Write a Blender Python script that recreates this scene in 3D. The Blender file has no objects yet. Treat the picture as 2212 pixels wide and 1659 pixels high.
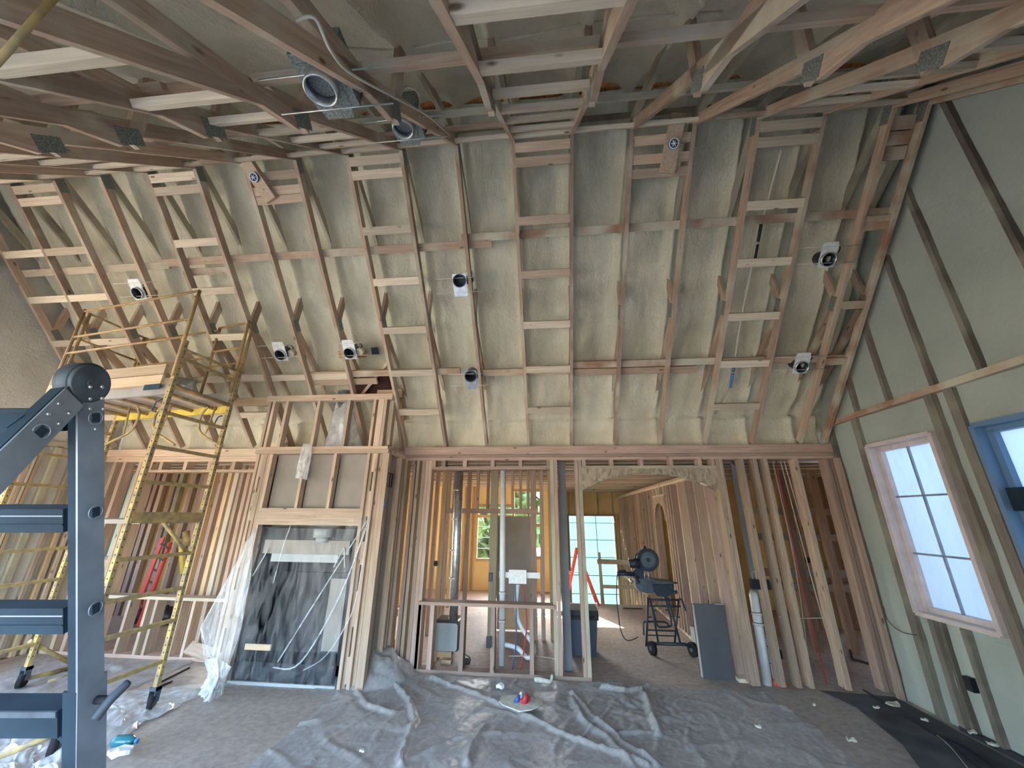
import bpy, bmesh, math, random
from mathutils import Vector, Matrix, noise
random.seed(7)
sc = bpy.context.scene
COL = sc.collection
# ------------------------------------------------------------------ camera
F_PX, PITCH, YAW, ROLL, CZ = 819.16, .3336, .1025, .0093, 1.8402
FW = Vector((-math.sin(YAW)*math.cos(PITCH), math.cos(YAW)*math.cos(PITCH), math.sin(PITCH)))
_r = Vector((math.cos(YAW), math.sin(YAW), 0)); _u = _r.cross(FW)
RT = _r*math.cos(ROLL)+_u*math.sin(ROLL); UP = -_r*math.sin(ROLL)+_u*math.cos(ROLL)
CP = Vector((0, 0, CZ))
cam = bpy.data.cameras.new('camera'); camo = bpy.data.objects.new('camera', cam); COL.objects.link(camo)
cam.sensor_fit = 'HORIZONTAL'; cam.sensor_width = 36; cam.lens = 36*F_PX/2212; cam.clip_start = .02; cam.clip_end = 500
M = Matrix((RT, UP, -FW)).transposed().to_4x4(); M.translation = CP
camo.matrix_world = M; sc.camera = camo
# ------------------------------------------------------------------ world, sun, exposure
world = bpy.data.worlds.new('world'); sc.world = world; world.use_nodes = True
wn = world.node_tree; wn.nodes.clear()
sky = wn.nodes.new('ShaderNodeTexSky'); sky.sky_type = 'NISHITA'; sky.sun_disc = False
sky.sun_elevation = math.radians(38); sky.sun_rotation = math.radians(-26.6); sky.air_density = 1.0; sky.dust_density = 2.5; sky.ozone_density = .8
bg = wn.nodes.new('ShaderNodeBackground'); bg.inputs['Strength'].default_value = 1.0
wo = wn.nodes.new('ShaderNodeOutputWorld')
wn.links.new(sky.outputs[0], bg.inputs[0]); wn.links.new(bg.outputs[0], wo.inputs[0])
sl = bpy.data.lights.new('sun', 'SUN'); sl.energy = 13; sl.angle = .009; sl.color = (1, .86, .66)
so = bpy.data.objects.new('sun', sl); COL.objects.link(so)
so.rotation_euler = Vector((-.40, .80, .62)).to_track_quat('Z', 'Y').to_euler()
sc.view_settings.view_transform = 'Standard'; sc.view_settings.look = 'None'
sc.view_settings.exposure = 2.15; sc.view_settings.gamma = 1; sc.view_settings.use_curve_mapping = False
sc.cycles.use_denoising = True; sc.cycles.max_bounces = 8; sc.cycles.diffuse_bounces = 5
sc.cycles.transparent_max_bounces = 12; sc.cycles.glossy_bounces = 3; sc.cycles.transmission_bounces = 6
sc.cycles.caustics_reflective = False; sc.cycles.caustics_refractive = False; sc.cycles.sample_clamp_indirect = 8
# ------------------------------------------------------------------ picture ray helpers (used to read off real positions on known planes)
def ray(px, py): return FW+RT*((px-1106)/F_PX)-UP*((py-829.5)/F_PX)
def at(px, py, ax, v):
    d = ray(px, py); k = 'xyz'.index(ax); t = (v-CP[k])/d[k]; return CP+d*t
# ------------------------------------------------------------------ room dimensions
YW, HP, YK, HK, A2, XR, XL, X0, S = 5.430, 2.7746, 2.904, 5.5453, .7887, 3.7116, -7.06, -.3122, .6096
A1 = math.atan2(HK-HP, YW-YK); L1 = math.hypot(HK-HP, YW-YK)
U1 = Vector((0, -math.cos(A1), math.sin(A1))); N1 = Vector((0, math.sin(A1), math.cos(A1)))
U2 = Vector((0, -math.cos(A2), -math.sin(A2))); N2 = Vector((0, -math.sin(A2), math.cos(A2)))
PLATE = Vector((0, YW, HP)); KNEE = Vector((0, YK, HK))
def on_slope(px, py, off=0):
    d = ray(px, py); P0 = PLATE+N1*off; t = ((P0-CP).dot(N1))/d.dot(N1); return CP+d*t
def on_near(px, py, off=0):
    d = ray(px, py); P0 = KNEE+N2*off; t = ((P0-CP).dot(N2))/d.dot(N2); return CP+d*t
# ------------------------------------------------------------------ materials
def mat(name): 
    m = bpy.data.materials.new(name); m.use_nodes = True; nt = m.node_tree
    return m, nt, nt.nodes['Principled BSDF']
def nd(nt, t, **k):
    n = nt.nodes.new(t)
    for a, b in k.items(): setattr(n, a, b)
    return n
def ramp(nt, stops):
    r = nt.nodes.new('ShaderNodeValToRGB'); e = r.color_ramp.elements
    e[0].position, e[0].color = stops[0][0], (*stops[0][1], 1); e[1].position, e[1].color = stops[-1][0], (*stops[-1][1], 1)
    for p, c in stops[1:-1]:
        x = e.new(p); x.color = (*c, 1)
    return r
def wood(name, c1, c2, rough=.75, over=None, overamt=.0, knots=True):
    m, nt, b = mat(name); L = nt.links
    tc = nd(nt, 'ShaderNodeTexCoord'); oi = nd(nt, 'ShaderNodeObjectInfo')
    add = nd(nt, 'ShaderNodeVectorMath', operation='ADD'); sc_ = nd(nt, 'ShaderNodeVectorMath', operation='SCALE'); sc_.inputs['Scale'].default_value = 37
    cmb = nd(nt, 'ShaderNodeCombineXYZ')
    for i in range(3): L.new(oi.outputs['Random'], cmb.inputs[i])
    L.new(cmb.outputs[0], sc_.inputs[0]); L.new(tc.outputs['Object'], add.inputs[0]); L.new(sc_.outputs[0], add.inputs[1])
    mp = nd(nt, 'ShaderNodeMapping'); mp.inputs['Scale'].default_value = (30, 30, 1.6); L.new(add.outputs[0], mp.inputs[0])
    n1 = nd(nt, 'ShaderNodeTexNoise'); n1.inputs['Scale'].default_value = 1.6; n1.inputs['Detail'].default_value = 6; n1.inputs['Distortion'].default_value = .6
    L.new(mp.outputs[0], n1.inputs[0])
    r = ramp(nt, [(.3, c1), (.52, tuple((a+d)/2 for a, d in zip(c1, c2))), (.72, c2)]); L.new(n1.outputs[0], r.inputs[0])
    hsv = nd(nt, 'ShaderNodeHueSaturation'); mr = nd(nt, 'ShaderNodeMapRange'); mr.inputs[3].default_value = .64; mr.inputs[4].default_value = 1.08; hsv.inputs['Saturation'].default_value = .84
    L.new(oi.outputs['Random'], mr.inputs[0]); L.new(mr.outputs[0], hsv.inputs['Value']); L.new(r.outputs[0], hsv.inputs['Color'])
    last = hsv.outputs[0]
    if knots:
        mk = nd(nt, 'ShaderNodeMapping'); mk.inputs['Scale'].default_value = (9, 9, 3.2); L.new(add.outputs[0], mk.inputs[0])
        v = nd(nt, 'ShaderNodeTexVoronoi'); v.inputs['Scale'].default_value = 1.0; L.new(mk.outputs[0], v.inputs[0])
        kr = ramp(nt, [(.06, (.22, .16, .12)), (.13, (1, 1, 1))]); L.new(v.outputs['Distance'], kr.inputs[0])
        mx = nd(nt, 'ShaderNodeMix', data_type='RGBA', blend_type='MULTIPLY'); mx.inputs[0].default_value = .85
        L.new(last, mx.inputs[6]); L.new(kr.outputs[0], mx.inputs[7]); last = mx.outputs[2]
    if over:
        n2 = nd(nt, 'ShaderNodeTexNoise'); n2.inputs['Scale'].default_value = 2.3; n2.inputs['Detail'].default_value = 5
        L.new(add.outputs[0], n2.inputs[0])
        r2 = ramp(nt, [(.55-overamt*.4, (0, 0, 0)), (.75-overamt*.35, (1, 1, 1))]); L.new(n2.outputs[0], r2.inputs[0])
        mx = nd(nt, 'ShaderNodeMix', data_type='RGBA'); L.new(r2.outputs[0], mx.inputs[0]); L.new(last, mx.inputs[6]); mx.inputs[7].default_value = (*over, 1); last = mx.outputs[2]
    L.new(last, b.inputs['Base Color']); b.inputs['Roughness'].default_value = rough; b.inputs['Specular IOR Level'].default_value = .2
    bp = nd(nt, 'ShaderNodeBump'); bp.inputs['Strength'].default_value = .12; L.new(n1.outputs[0], bp.inputs['Height']); L.new(bp.outputs[0], b.inputs['Normal'])
    return m
FOAMC = (.54, .50, .40)
W_CLEAN = wood('pine', (.47, .325, .215), (.64, .475, .335))
W_CHORD = wood('truss pine', (.37, .235, .155), (.55, .375, .255), over=(.50, .45, .36), overamt=.16)
W_PALE = wood('spruce blocking', (.58, .46, .33), (.76, .64, .48))
W_RED = wood('fir dusted with foam', (.33, .16, .09), (.50, .27, .16), over=FOAMC, overamt=.42)
W_GREY = wood('oversprayed stud', (.30, .255, .19), (.40, .345, .26), over=(.42, .39, .29), overamt=.5, knots=False)
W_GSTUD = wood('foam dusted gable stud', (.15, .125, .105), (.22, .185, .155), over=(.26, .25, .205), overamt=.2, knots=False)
W_WALL = wood('wall stud pine', (.39, .27, .19), (.57, .42, .305))
W_PINK = wood('rosy stud', (.37, .235, .18), (.53, .37, .29))
W_SUN = wood('sunlit stud', (.52, .34, .17), (.68, .48, .26))  # warm yellow tone paints sunlight into the stud wood
W_DARK = wood('dark joist', (.22, .135, .09), (.34, .22, .155))
W_PLANK = wood('scaffold plank', (.47, .31, .16), (.60, .43, .25), knots=False)
def simple(name, c, rough=.6, metal=0, nscale=None, namt=.25, spec=.4, bump=0, c2=None):
    m, nt, b = mat(name); L = nt.links
    b.inputs['Base Color'].default_value = (*c, 1); b.inputs['Roughness'].default_value = rough; b.inputs['Metallic'].default_value = metal; b.inputs['Specular IOR Level'].default_value = spec
    if nscale:
        tc = nd(nt, 'ShaderNodeTexCoord'); n = nd(nt, 'ShaderNodeTexNoise'); n.inputs['Scale'].default_value = nscale; n.inputs['Detail'].default_value = 6
        L.new(tc.outputs['Object'], n.inputs[0])
        d = c2 or tuple(x*(1-namt) for x in c); r = ramp(nt, [(.35, d), (.65, tuple(min(1, x*(1+namt*.4)) for x in c))]); L.new(n.outputs[0], r.inputs[0]); L.new(r.outputs[0], b.inputs['Base Color'])
        if bump:
            bp = nd(nt, 'ShaderNodeBump'); bp.inputs['Strength'].default_value = bump; bp.inputs['Distance'].default_value = .02; L.new(n.outputs[0], bp.inputs['Height']); L.new(bp.outputs[0], b.inputs['Normal'])
    return m
def foam(name, c, c2, streak=(1, 1, 1), bump=.5, gloss=.62):
    m, nt, b = mat(name); L = nt.links
    g = nd(nt, 'ShaderNodeNewGeometry'); mp = nd(nt, 'ShaderNodeMapping'); mp.inputs['Scale'].default_value = streak; L.new(g.outputs['Position'], mp.inputs[0])
    n = nd(nt, 'ShaderNodeTexNoise'); n.inputs['Scale'].default_value = 1.7; n.inputs['Detail'].default_value = 4; L.new(mp.outputs[0], n.inputs[0])
    r = ramp(nt, [(.33, c2), (.62, c)]); L.new(n.outputs[0], r.inputs[0]); L.new(r.outputs[0], b.inputs['Base Color'])
    mp2 = nd(nt, 'ShaderNodeMapping'); mp2.inputs['Scale'].default_value = (streak[0]*1.2, 1, 1); L.new(g.outputs['Position'], mp2.inputs[0])
    n2 = nd(nt, 'ShaderNodeTexNoise'); n2.inputs['Scale'].default_value = 19; n2.inputs['Detail'].default_value = 6; n2.inputs['Roughness'].default_value = .62; n2.inputs['Distortion'].default_value = .8; L.new(mp2.outputs[0], n2.inputs[0])
    bp = nd(nt, 'ShaderNodeBump'); bp.inputs['Strength'].default_value = bump; bp.inputs['Distance'].default_value = .03; L.new(n2.outputs[0], bp.inputs['Height']); L.new(bp.outputs[0], b.inputs['Normal'])
    b.inputs['Roughness'].default_value = gloss; b.inputs['Specular IOR Level'].default_value = .35
    return m
M_FOAM = foam('spray foam', (.72, .685, .55), (.56, .52, .405), (1.8, .8, .8), .7, .5)
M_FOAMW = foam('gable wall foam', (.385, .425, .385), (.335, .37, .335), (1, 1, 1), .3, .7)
M_FOAML = foam('left wall foam', (.62, .60, .54), (.50, .48, .43), (1, 1, 1), .5, .7)  # tone raised to stand in for sunlight on this wall
M_FOAMY = foam('yellow foam', (.80, .62, .33), (.70, .52, .25), (1, 1, 1), .3)
M_ALU = simple('ladder aluminium', (.27, .33, .41), .45, .55, 6, .2)
M_ALUD = simple('ladder aluminium dark', (.018, .034, .052), .7, 0, 5, .3, spec=.12)  # dark tone also paints shade onto the rail flanges facing the camera
M_RUBBER = simple('black rubber', (.016, .018, .022), .7, spec=.15)
M_CAST = simple('cast hinge', (.075, .10, .13), .6, .2, 9, .45, spec=.25)
M_YELLOW = simple('worn yellow paint', (.40, .29, .105), .65, 0, 14, .5, c2=(.24, .19, .125))
M_YRAIL = simple('mustard scaffold paint', (.40, .25, .10), .5, 0, 10, .35, c2=(.27, .17, .085))
M_YB = simple('bright yellow beam paint', (.68, .52, .10), .5, 0, 5, .25)
M_STEEL = simple('galvanised steel', (.55, .58, .60), .35, .85, 18, .25)
M_PLATE = simple('gusset plate', (.22, .24, .22), .6, .3, 90, .5)
M_WHITE = simple('white painted plate', (.72, .75, .76), .5, 0, 30, .15)
M_CAN = simple('lamp can interior', (.035, .045, .06), .3, .3)
M_CABLE = simple('cable sheath', (.55, .52, .44), .6)
M_CABLEB = simple('black cable', (.02, .02, .03), .5)
M_CABLEBL = simple('blue cable', (.03, .07, .22), .5)
M_RED = simple('red pipe', (.45, .04, .05), .4)
M_BLUE = simple('blue pipe', (.04, .11, .33), .4)
M_PVC = simple('white pvc', (.66, .70, .74), .4, 0, 8, .08)
M_BLACK = simple('black box plastic', (.012, .014, .02), .45)
M_REDL = simple('red fibreglass', (.66, .07, .045), .45)
M_GREYP = simple('grey board', (.30, .275, .25), .85, 0, 3, .15)
M_GREYB = simple('blue grey board', (.20, .22, .25), .8, 0, 3, .12)
M_INSERT = simple('black firebox steel', (.012, .016, .024), .35, .2)
M_INSG = simple('dark firebox liner', (.022, .026, .032), .5, 0, 3, .3)
M_LOUV = simple('pale louvre bar', (.33, .36, .37), .5)
M_CARD = simple('grey cardboard', (.085, .09, .105), .85, 0, 3, .12)
M_CARDL = simple('light cardboard edge', (.45, .43, .40), .85)
M_FELT = simple('dark floor membrane', (.03, .035, .045), .6, 0, 4, .3)
M_SAW = simple('saw body', (.018, .03, .05), .45)
M_SAWG = simple('saw grey guard', (.09, .115, .15), .4, .2, 8, .4)
M_TUBE = simple('black stand tube', (.02, .03, .045), .4)
M_BIN = simple('grey bin', (.07, .09, .13), .5)
M_APP = simple('grey appliance enamel', (.25, .28, .29), .5, 0, 5, .1)
M_SEAL = simple('orange fire sealant', (.62, .14, .07), .6)
M_TAPE = simple('white tape', (.75, .78, .82), .5)
M_BLUETAPE = simple('blue tape', (.08, .25, .55), .6)
M_LEAF = simple('tree foliage', (.10, .17, .05), .8, 0, 3, .6)
M_GROUND = simple('pale earth', (.42, .38, .30), .95, 0, 2, .2)
def osb(name, c):
    m, nt, b = mat(name); L = nt.links; tc = nd(nt, 'ShaderNodeTexCoord')
    v = nd(nt, 'ShaderNodeTexVoronoi'); v.inputs['Scale'].default_value = 34
    mp = nd(nt, 'ShaderNodeMapping'); mp.inputs['Scale'].default_value = (1, 1, .45); mp.inputs['Rotation'].default_value = (.3, .6, .5); L.new(tc.outputs['Object'], mp.inputs[0]); L.new(mp.outputs[0], v.inputs[0])
    r = ramp(nt, [(0, tuple(x*.55 for x in c)), (.5, c), (1, tuple(min(1, x*1.35) for x in c))]); L.new(v.outputs['Color'], r.inputs[0]); L.new(r.outputs[0], b.inputs['Base Color']); b.inputs['Roughness'].default_value = .8
    return m
M_OSB = osb('strand board', (.33, .27, .20)); M_OSBO = osb('orange strand board', (.55, .24, .09))
def film(name, c, alpha, rough=.2, nscale=7, bump=.5, amp=.2, stretch=(1, 1, 1), dusty=None):
    m, nt, b = mat(name); L = nt.links
    tc = nd(nt, 'ShaderNodeTexCoord'); mp = nd(nt, 'ShaderNodeMapping'); mp.inputs['Scale'].default_value = stretch; L.new(tc.outputs['Object'], mp.inputs[0])
    n = nd(nt, 'ShaderNodeTexNoise'); n.inputs['Scale'].default_value = nscale; n.inputs['Detail'].default_value = 5; n.inputs['Distortion'].default_value = 1.2; L.new(mp.outputs[0], n.inputs[0])
    mr = nd(nt, 'ShaderNodeMapRange'); mr.inputs[1].default_value = .35; mr.inputs[2].default_value = .7; mr.inputs[3].default_value = max(0, alpha-amp); mr.inputs[4].default_value = min(1, alpha+amp); L.new(n.outputs[0], mr.inputs[0]); L.new(mr.outputs[0], b.inputs['Alpha'])
    b.inputs['Base Color'].default_value = (*c, 1); b.inputs['Roughness'].default_value = rough; b.inputs['Specular IOR Level'].default_value = .8
    bp = nd(nt, 'ShaderNodeBump'); bp.inputs['Strength'].default_value = bump; bp.inputs['Distance'].default_value = .02; L.new(n.outputs[0], bp.inputs['Height']); L.new(bp.outputs[0], b.inputs['Normal'])
    return m
M_FILM = film('clear plastic film', (.80, .84, .88), .055, .16, 5, .8, .07, (2.2, 2.2, .5))
M_FILMD = film('dusty floor film', (.50, .50, .505), .58, .30, 11, .5, .10)
M_FILMG = film('gathered film', (.78, .82, .88), .28, .25, 5, .8, .14, (2, 2, .5))
M_FILMW2 = film('taut fold film', (.72, .78, .85), .34, .2, 6, .5, .2)
M_FILMW = film('milky film', (.72, .75, .77), .56, .25, 5, .4, .2)
def window_film(name, c, tr=.75):
    m, nt, b = mat(name); L = nt.links; nt.nodes.remove(b)
    t = nd(nt, 'ShaderNodeBsdfTranslucent'); t.inputs[0].default_value = (*c, 1); p = nd(nt, 'ShaderNodeBsdfTransparent'); p.inputs[0].default_value = (.9, .95, 1, 1)
    g = nd(nt, 'ShaderNodeBsdfGlossy'); g.inputs['Roughness'].default_value = .3
    mx = nd(nt, 'ShaderNodeMixShader'); mx.inputs[0].default_value = tr; L.new(p.outputs[0], mx.inputs[1]); L.new(t.outputs[0], mx.inputs[2])
    m2 = nd(nt, 'ShaderNodeMixShader'); m2.inputs[0].default_value = .04; L.new(mx.outputs[0], m2.inputs[1]); L.new(g.outputs[0], m2.inputs[2])
    L.new(m2.outputs[0], nt.nodes['Material Output'].inputs[0]); return m
M_WFILM = window_film('window film', (.34, .39, .44), 1.0)
M_WFILM2 = window_film('bright window film', (.75, .85, .95), .8)
M_TEAL = window_film('teal sheeting', (.022, .056, .062), 1.0)
M_TEAL2 = window_film('pale sheeting', (.30, .42, .44), 1.0)
def glass(name, c):
    m, nt, b = mat(name); L = nt.links; nt.nodes.remove(b)
    p = nd(nt, 'ShaderNodeBsdfTransparent'); p.inputs[0].default_value = (*c, 1); g = nd(nt, 'ShaderNodeBsdfGlossy'); g.inputs['Roughness'].default_value = .02
    mx = nd(nt, 'ShaderNodeMixShader'); mx.inputs[0].default_value = .06; L.new(p.outputs[0], mx.inputs[1]); L.new(g.outputs[0], mx.inputs[2]); L.new(mx.outputs[0], nt.nodes['Material Output'].inputs[0]); return m
M_GLASS = glass('window glass', (.93, .97, .97))
def floor_mat():
    m, nt, b = mat('dusty subfloor'); L = nt.links; g = nd(nt, 'ShaderNodeNewGeometry')
    n = nd(nt, 'ShaderNodeTexNoise'); n.inputs['Scale'].default_value = .9; n.inputs['Detail'].default_value = 6; L.new(g.outputs['Position'], n.inputs[0])
    r = ramp(nt, [(.3, (.34, .29, .26)), (.7, (.50, .44, .385))]); L.new(n.outputs[0], r.inputs[0])
    n2 = nd(nt, 'ShaderNodeTexNoise'); n2.inputs['Scale'].default_value = 14; n2.inputs['Detail'].default_value = 8; n2.inputs['Roughness'].default_value = .7; L.new(g.outputs['Position'], n2.inputs[0])
    r2 = ramp(nt, [(.35, (.72, .72, .72)), (.65, (1.12, 1.12, 1.12))]); L.new(n2.outputs[0], r2.inputs[0])
    mx = nd(nt, 'ShaderNodeMix', data_type='RGBA', blend_type='MULTIPLY'); mx.inputs[0].default_value = 1; L.new(r.outputs[0], mx.inputs[6]); L.new(r2.outputs[0], mx.inputs[7]); L.new(mx.outputs[2], b.inputs['Base Color'])
    b.inputs['Roughness'].default_value = .7; bp = nd(nt, 'ShaderNodeBump'); bp.inputs['Strength'].default_value = .3; bp.inputs['Distance'].default_value = .01; L.new(n2.outputs[0], bp.inputs['Height']); L.new(bp.outputs[0], b.inputs['Normal'])
    return m
M_FLOOR = floor_mat()
# ------------------------------------------------------------------ object helpers
WM = {}
def put(o, parent, Mw):
    COL.objects.link(o)
    if parent is not None:
        o.parent = parent; o.matrix_basis = WM[parent].inverted() @ Mw
    else: o.matrix_basis = Mw
    WM[o] = Mw; return o
def tag(o, label=None, cat=None, group=None, kind=None):
    if label: o['label'] = label
    if cat: o['category'] = cat
    if group: o['group'] = group
    if kind: o['kind'] = kind
    return o
def empty(name, loc=(0, 0, 0), parent=None, **k):
    o = bpy.data.objects.new(name, None); o.empty_display_size = .05
    put(o, parent, Matrix.Translation(Vector(loc))); return tag(o, **k)
_box = {}
def box_mesh(a, b, c, bev=0):
    key = (round(a, 4), round(b, 4), round(c, 4))
    if key not in _box:
        me = bpy.data.meshes.new('box'); x, y, z = a/2, b/2, c/2
        v = [(i*x, j*y, k*z) for k in (-1, 1) for j in (-1, 1) for i in (-1, 1)]
        me.from_pydata(v, [], [(0, 2, 3, 1), (4, 5, 7, 6), (0, 1, 5, 4), (2, 6, 7, 3), (0, 4, 6, 2), (1, 3, 7, 5)]); me.update(); _box[key] = me
    return _box[key]
_mm = {}
def box_obj(name, a, b, c, m, parent, Mw):
    me = box_mesh(a, b, c); k = (me.name, m.name)
    if k not in _mm:
        me2 = me.copy(); me2.materials.append(m); _mm[k] = me2
    return put(bpy.data.objects.new(name, _mm[k]), parent, Mw)
def beam(name, p0, p1, w, d, m, parent=None, side=(1, 0, 0)):
    """bar from p0 to p1 (centre line); w is its size along side, d across"""
    p0, p1 = Vector(p0), Vector(p1); z = (p1-p0); l = z.length; z = z/l
    x = Vector(side); x = x-z*x.dot(z)
    if x.length < 1e-4: x = Vector((0, 1, 0)); x = x-z*x.dot(z)
    x.normalize(); y = z.cross(x)
    Mw = Matrix((x, y, z)).transposed().to_4x4(); Mw.translation = (p0+p1)/2
    return box_obj(name, w, d, l, m, parent, Mw)
def block(name, lo, hi, m, parent=None):
    """axis-aligned box whose grain runs along its longest side"""
    lo, hi = Vector(lo), Vector(hi); c = (lo+hi)/2; s = hi-lo; k = max(range(3), key=lambda i: s[i])
    a = Vector((0, 0, 0)); a[k] = s[k]/2
    sd = [(0, 1, 0), (1, 0, 0), (1, 0, 0)][k]; w = abs(s[[1, 0, 0][k]]); d = abs(s[[2, 2, 1][k]])
    return beam(name, c-a, c+a, w, d, m, parent, sd)
class MB:
    def __init__(s): s.v = []; s.f = []; s.sm = []
    def box(s, lo, hi, Mx=None):
        n = len(s.v); lo, hi = Vector(lo), Vector(hi)
        for k in (lo.z, hi.z):
            for j in (lo.y, hi.y):
                for i in (lo.x, hi.x):
                    p = Vector((i, j, k)); s.v.append(Mx @ p if Mx else p)
        for q in [(0, 2, 3, 1), (4, 5, 7, 6), (0, 1, 5, 4), (2, 6, 7, 3), (0, 4, 6, 2), (1, 3, 7, 5)]: s.f.append([n+i for i in q]); s.sm.append(False)
        return s
    def tube(s, pts, r, seg=8, caps=True):
        pts = [Vector(p) for p in pts]; n0 = len(s.v); rr = r if isinstance(r, (list, tuple)) else [r]*len(pts); x = None
        for i, p in enumerate(pts):
            t = (pts[min(i+1, len(pts)-1)]-pts[max(i-1, 0)]).normalized()
            if x is None:
                x = t.orthogonal().normalized()
            x = (x-t*x.dot(t)); x = x.normalized() if x.length > 1e-6 else t.orthogonal().normalized(); y = t.cross(x)
            for k in range(seg):
                a = 2*math.pi*k/seg; s.v.append(p+(x*math.cos(a)+y*math.sin(a))*rr[i])
        for i in range(len(pts)-1):
            for k in range(seg):
                a = n0+i*seg+k; b = n0+i*seg+(k+1) % seg; s.f.append([a, b, b+seg, a+seg]); s.sm.append(True)
        if caps:
            s.f.append([n0+k for k in range(seg)][::-1]); s.sm.append(False)
            e = n0+(len(pts)-1)*seg; s.f.append([e+k for k in range(seg)]); s.sm.append(False)
        return s
    def prism(s, pts, d):
        """polygon pts (3D) pushed by vector d"""
        n = len(s.v); k = len(pts); d = Vector(d)
        s.v += [Vector(p) for p in pts]+[Vector(p)+d for p in pts]
        s.f.append([n+i for i in range(k)][::-1]); s.f.append([n+k+i for i in range(k)]); s.sm += [False, False]
        for i in range(k): s.f.append([n+i, n+(i+1) % k, n+k+(i+1) % k, n+k+i]); s.sm.append(False)
        return s
    def grid(s, fn, nu, nv):
        n = len(s.v)
        for j in range(nv+1):
            for i in range(nu+1): s.v.append(Vector(fn(i/nu, j/nv)))
        for j in range(nv):
            for i in range(nu):
                a = n+j*(nu+1)+i; s.f.append([a, a+1, a+nu+2, a+nu+1]); s.sm.append(True)
        return s
    def build(s, name, m, parent=None, origin=None):
        o0 = Vector(origin) if origin is not None else (WM[parent].translation if parent is not None else Vector((0, 0, 0)))
        me = bpy.data.meshes.new(name); me.from_pydata([tuple(p-o0) for p in s.v], [], s.f); me.materials.append(m)
        me.polygons.foreach_set('use_smooth', s.sm)
        me.update(); bm = bmesh.new(); bm.from_mesh(me); bmesh.ops.recalc_face_normals(bm, faces=bm.faces); bm.to_mesh(me); bm.free()
        return put(bpy.data.objects.new(name, me), parent, Matrix.Translation(o0))
def disc_ring(mb, c, n, r0, r1, h, seg=24):
    """ring from radius r0 to r1, height h along n"""
    c, n = Vector(c), Vector(n).normalized(); x = n.orthogonal().normalized(); y = n.cross(x); k0 = len(mb.v)
    prof = [(r1, 0), (r1, h), (r0, h), (r0, 0)]
    for k in range(seg):
        a = 2*math.pi*k/seg; e = x*math.cos(a)+y*math.sin(a)
        for r, z in prof: mb.v.append(c+e*r+n*z)
    for k in range(seg):
        for j in range(4):
            a = k0+k*4+j; b = k0+k*4+(j+1) % 4; c2 = k0+((k+1) % seg)*4+(j+1) % 4; d = k0+((k+1) % seg)*4+j
            mb.f.append([a, d, c2, b]); mb.sm.append(True)
def curve_pts(pts, n=6):
    pts = [Vector(p) for p in pts]; out = []
    P = [pts[0]]+pts+[pts[-1]]
    for i in range(1, len(P)-2):
        a, b, c, d = P[i-1], P[i], P[i+1], P[i+2]
        for k in range(n):
            t = k/n; out.append(.5*((2*b)+(c-a)*t+(2*a-5*b+4*c-d)*t*t+(3*b-a-3*c+d)*t**3))
    out.append(pts[-1]); return out
def nz(x, y, z, s=1): return noise.noise(Vector((x*s, y*s, z*s)))
# PARTS FOLLOW
# ------------------------------------------------------------------ floor and ground
floor = tag(MB().box((-11, -.4, -.12), (9, 5.6, 0)).box((-11, 5.6, -.12), (.2, 13.6, 0)).box((.2, 5.6, -.12), (9, 9.72, 0)).box((2.2, 9.72, -.12), (9, 13.6, 0)).box((.2, 9.6, -1.6), (2.2, 13.9, -1.5)).build('floor', M_FLOOR), kind='structure')
tag(MB().box((-80, -80, -1.9), (80, 120, -1.7)).build('ground', M_GROUND), kind='structure')
# ------------------------------------------------------------------ vaulted ceiling: sprayed foam skin, trusses, braces, blocking
OFFV = .62
TX = [X0+S*i for i in range(-11, 7)]+[3.655]
def rib(x):
    d = min(abs(x-t) for t in TX); return d
def foam_h(x, s):
    d = rib(x); u = min(1, d/(S/2))
    ridge = -.085*math.exp(-(d/.045)**2)
    belly = .05*math.sin(u*math.pi/2)
    n = .045*nz(x*2.1+3, s*1.0, 0)+.030*nz(x*6+.6*nz(s*2, x, 3), s*1.6, 5)+.013*nz(x*14+s, s*6, 9)+.007*nz(x*24, s*17+x*4, 19)
    return ridge+belly+n
def far_foam(u, v):
    x = XL-.08+u*(XR+.10-XL+.06)
    # v: 0 at plate, up the vertical heel, then up the slope to the ridge
    if v < .12:
        t = v/.12; y = 5.60+.035*nz(x*2.2, t*3, 2); z = 2.63+t*(3.20-2.63)
        bulge = .05*math.exp(-((t-.95)/.12)**2)*(1+.4*nz(x*3, 1, 7))
        d = rib(x); return (x, y-bulge+.03*math.sin(min(1, d/(S/2))*1.57)-.05*math.exp(-(d/.05)**2), z)
    t = (v-.12)/.88; y = 5.60+(YK-5.60)*t; z = HP+(YW-y)*math.tan(A1)+OFFV; h = foam_h(x, t*3.9)
    h *= min(1, t*12)*1.0
    # lumpy horizontal pillow just above the crease
    h += .02*math.exp(-((t-.05)/.04)**2)*nz(x*4, 3, 3)
    return (x, y+h*N1.y, z+h*N1.z)
def near_foam(u, v):
    x = XL-.08+u*(XR+.10-XL+.06)
    y = YK-v*3.25; z = HK-(YK-y)*math.tan(A2)+OFFV; h = foam_h(x+31*0, 7+v*4.4)
    return (x, y+h*N2.y, z+h*N2.z)
ceiling = MB(); ceiling.grid(far_foam, 560, 130); ceiling.grid(near_foam, 480, 90)
ceiling = tag(ceiling.build('ceiling', M_FOAM), kind='structure')
roof = MB()
for sgn, y0, z0, y1, z1 in ((1, 6.3, 2.75, YK, HK+OFFV+.28), (1, YK, HK+OFFV+.28, -.9, 2.75)):
    roof.prism([(XL-.6, y0, z0), (XL-.6, y1, z1), (XL-.6, y1, z1+.05), (XL-.6, y0, z0+.05)], (XR+1.2-XL, 0, 0))
tag(roof.build('roof', M_OSBO), kind='structure')
def V(y, z, x): return Vector((x, y, z))
gus = {}
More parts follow.
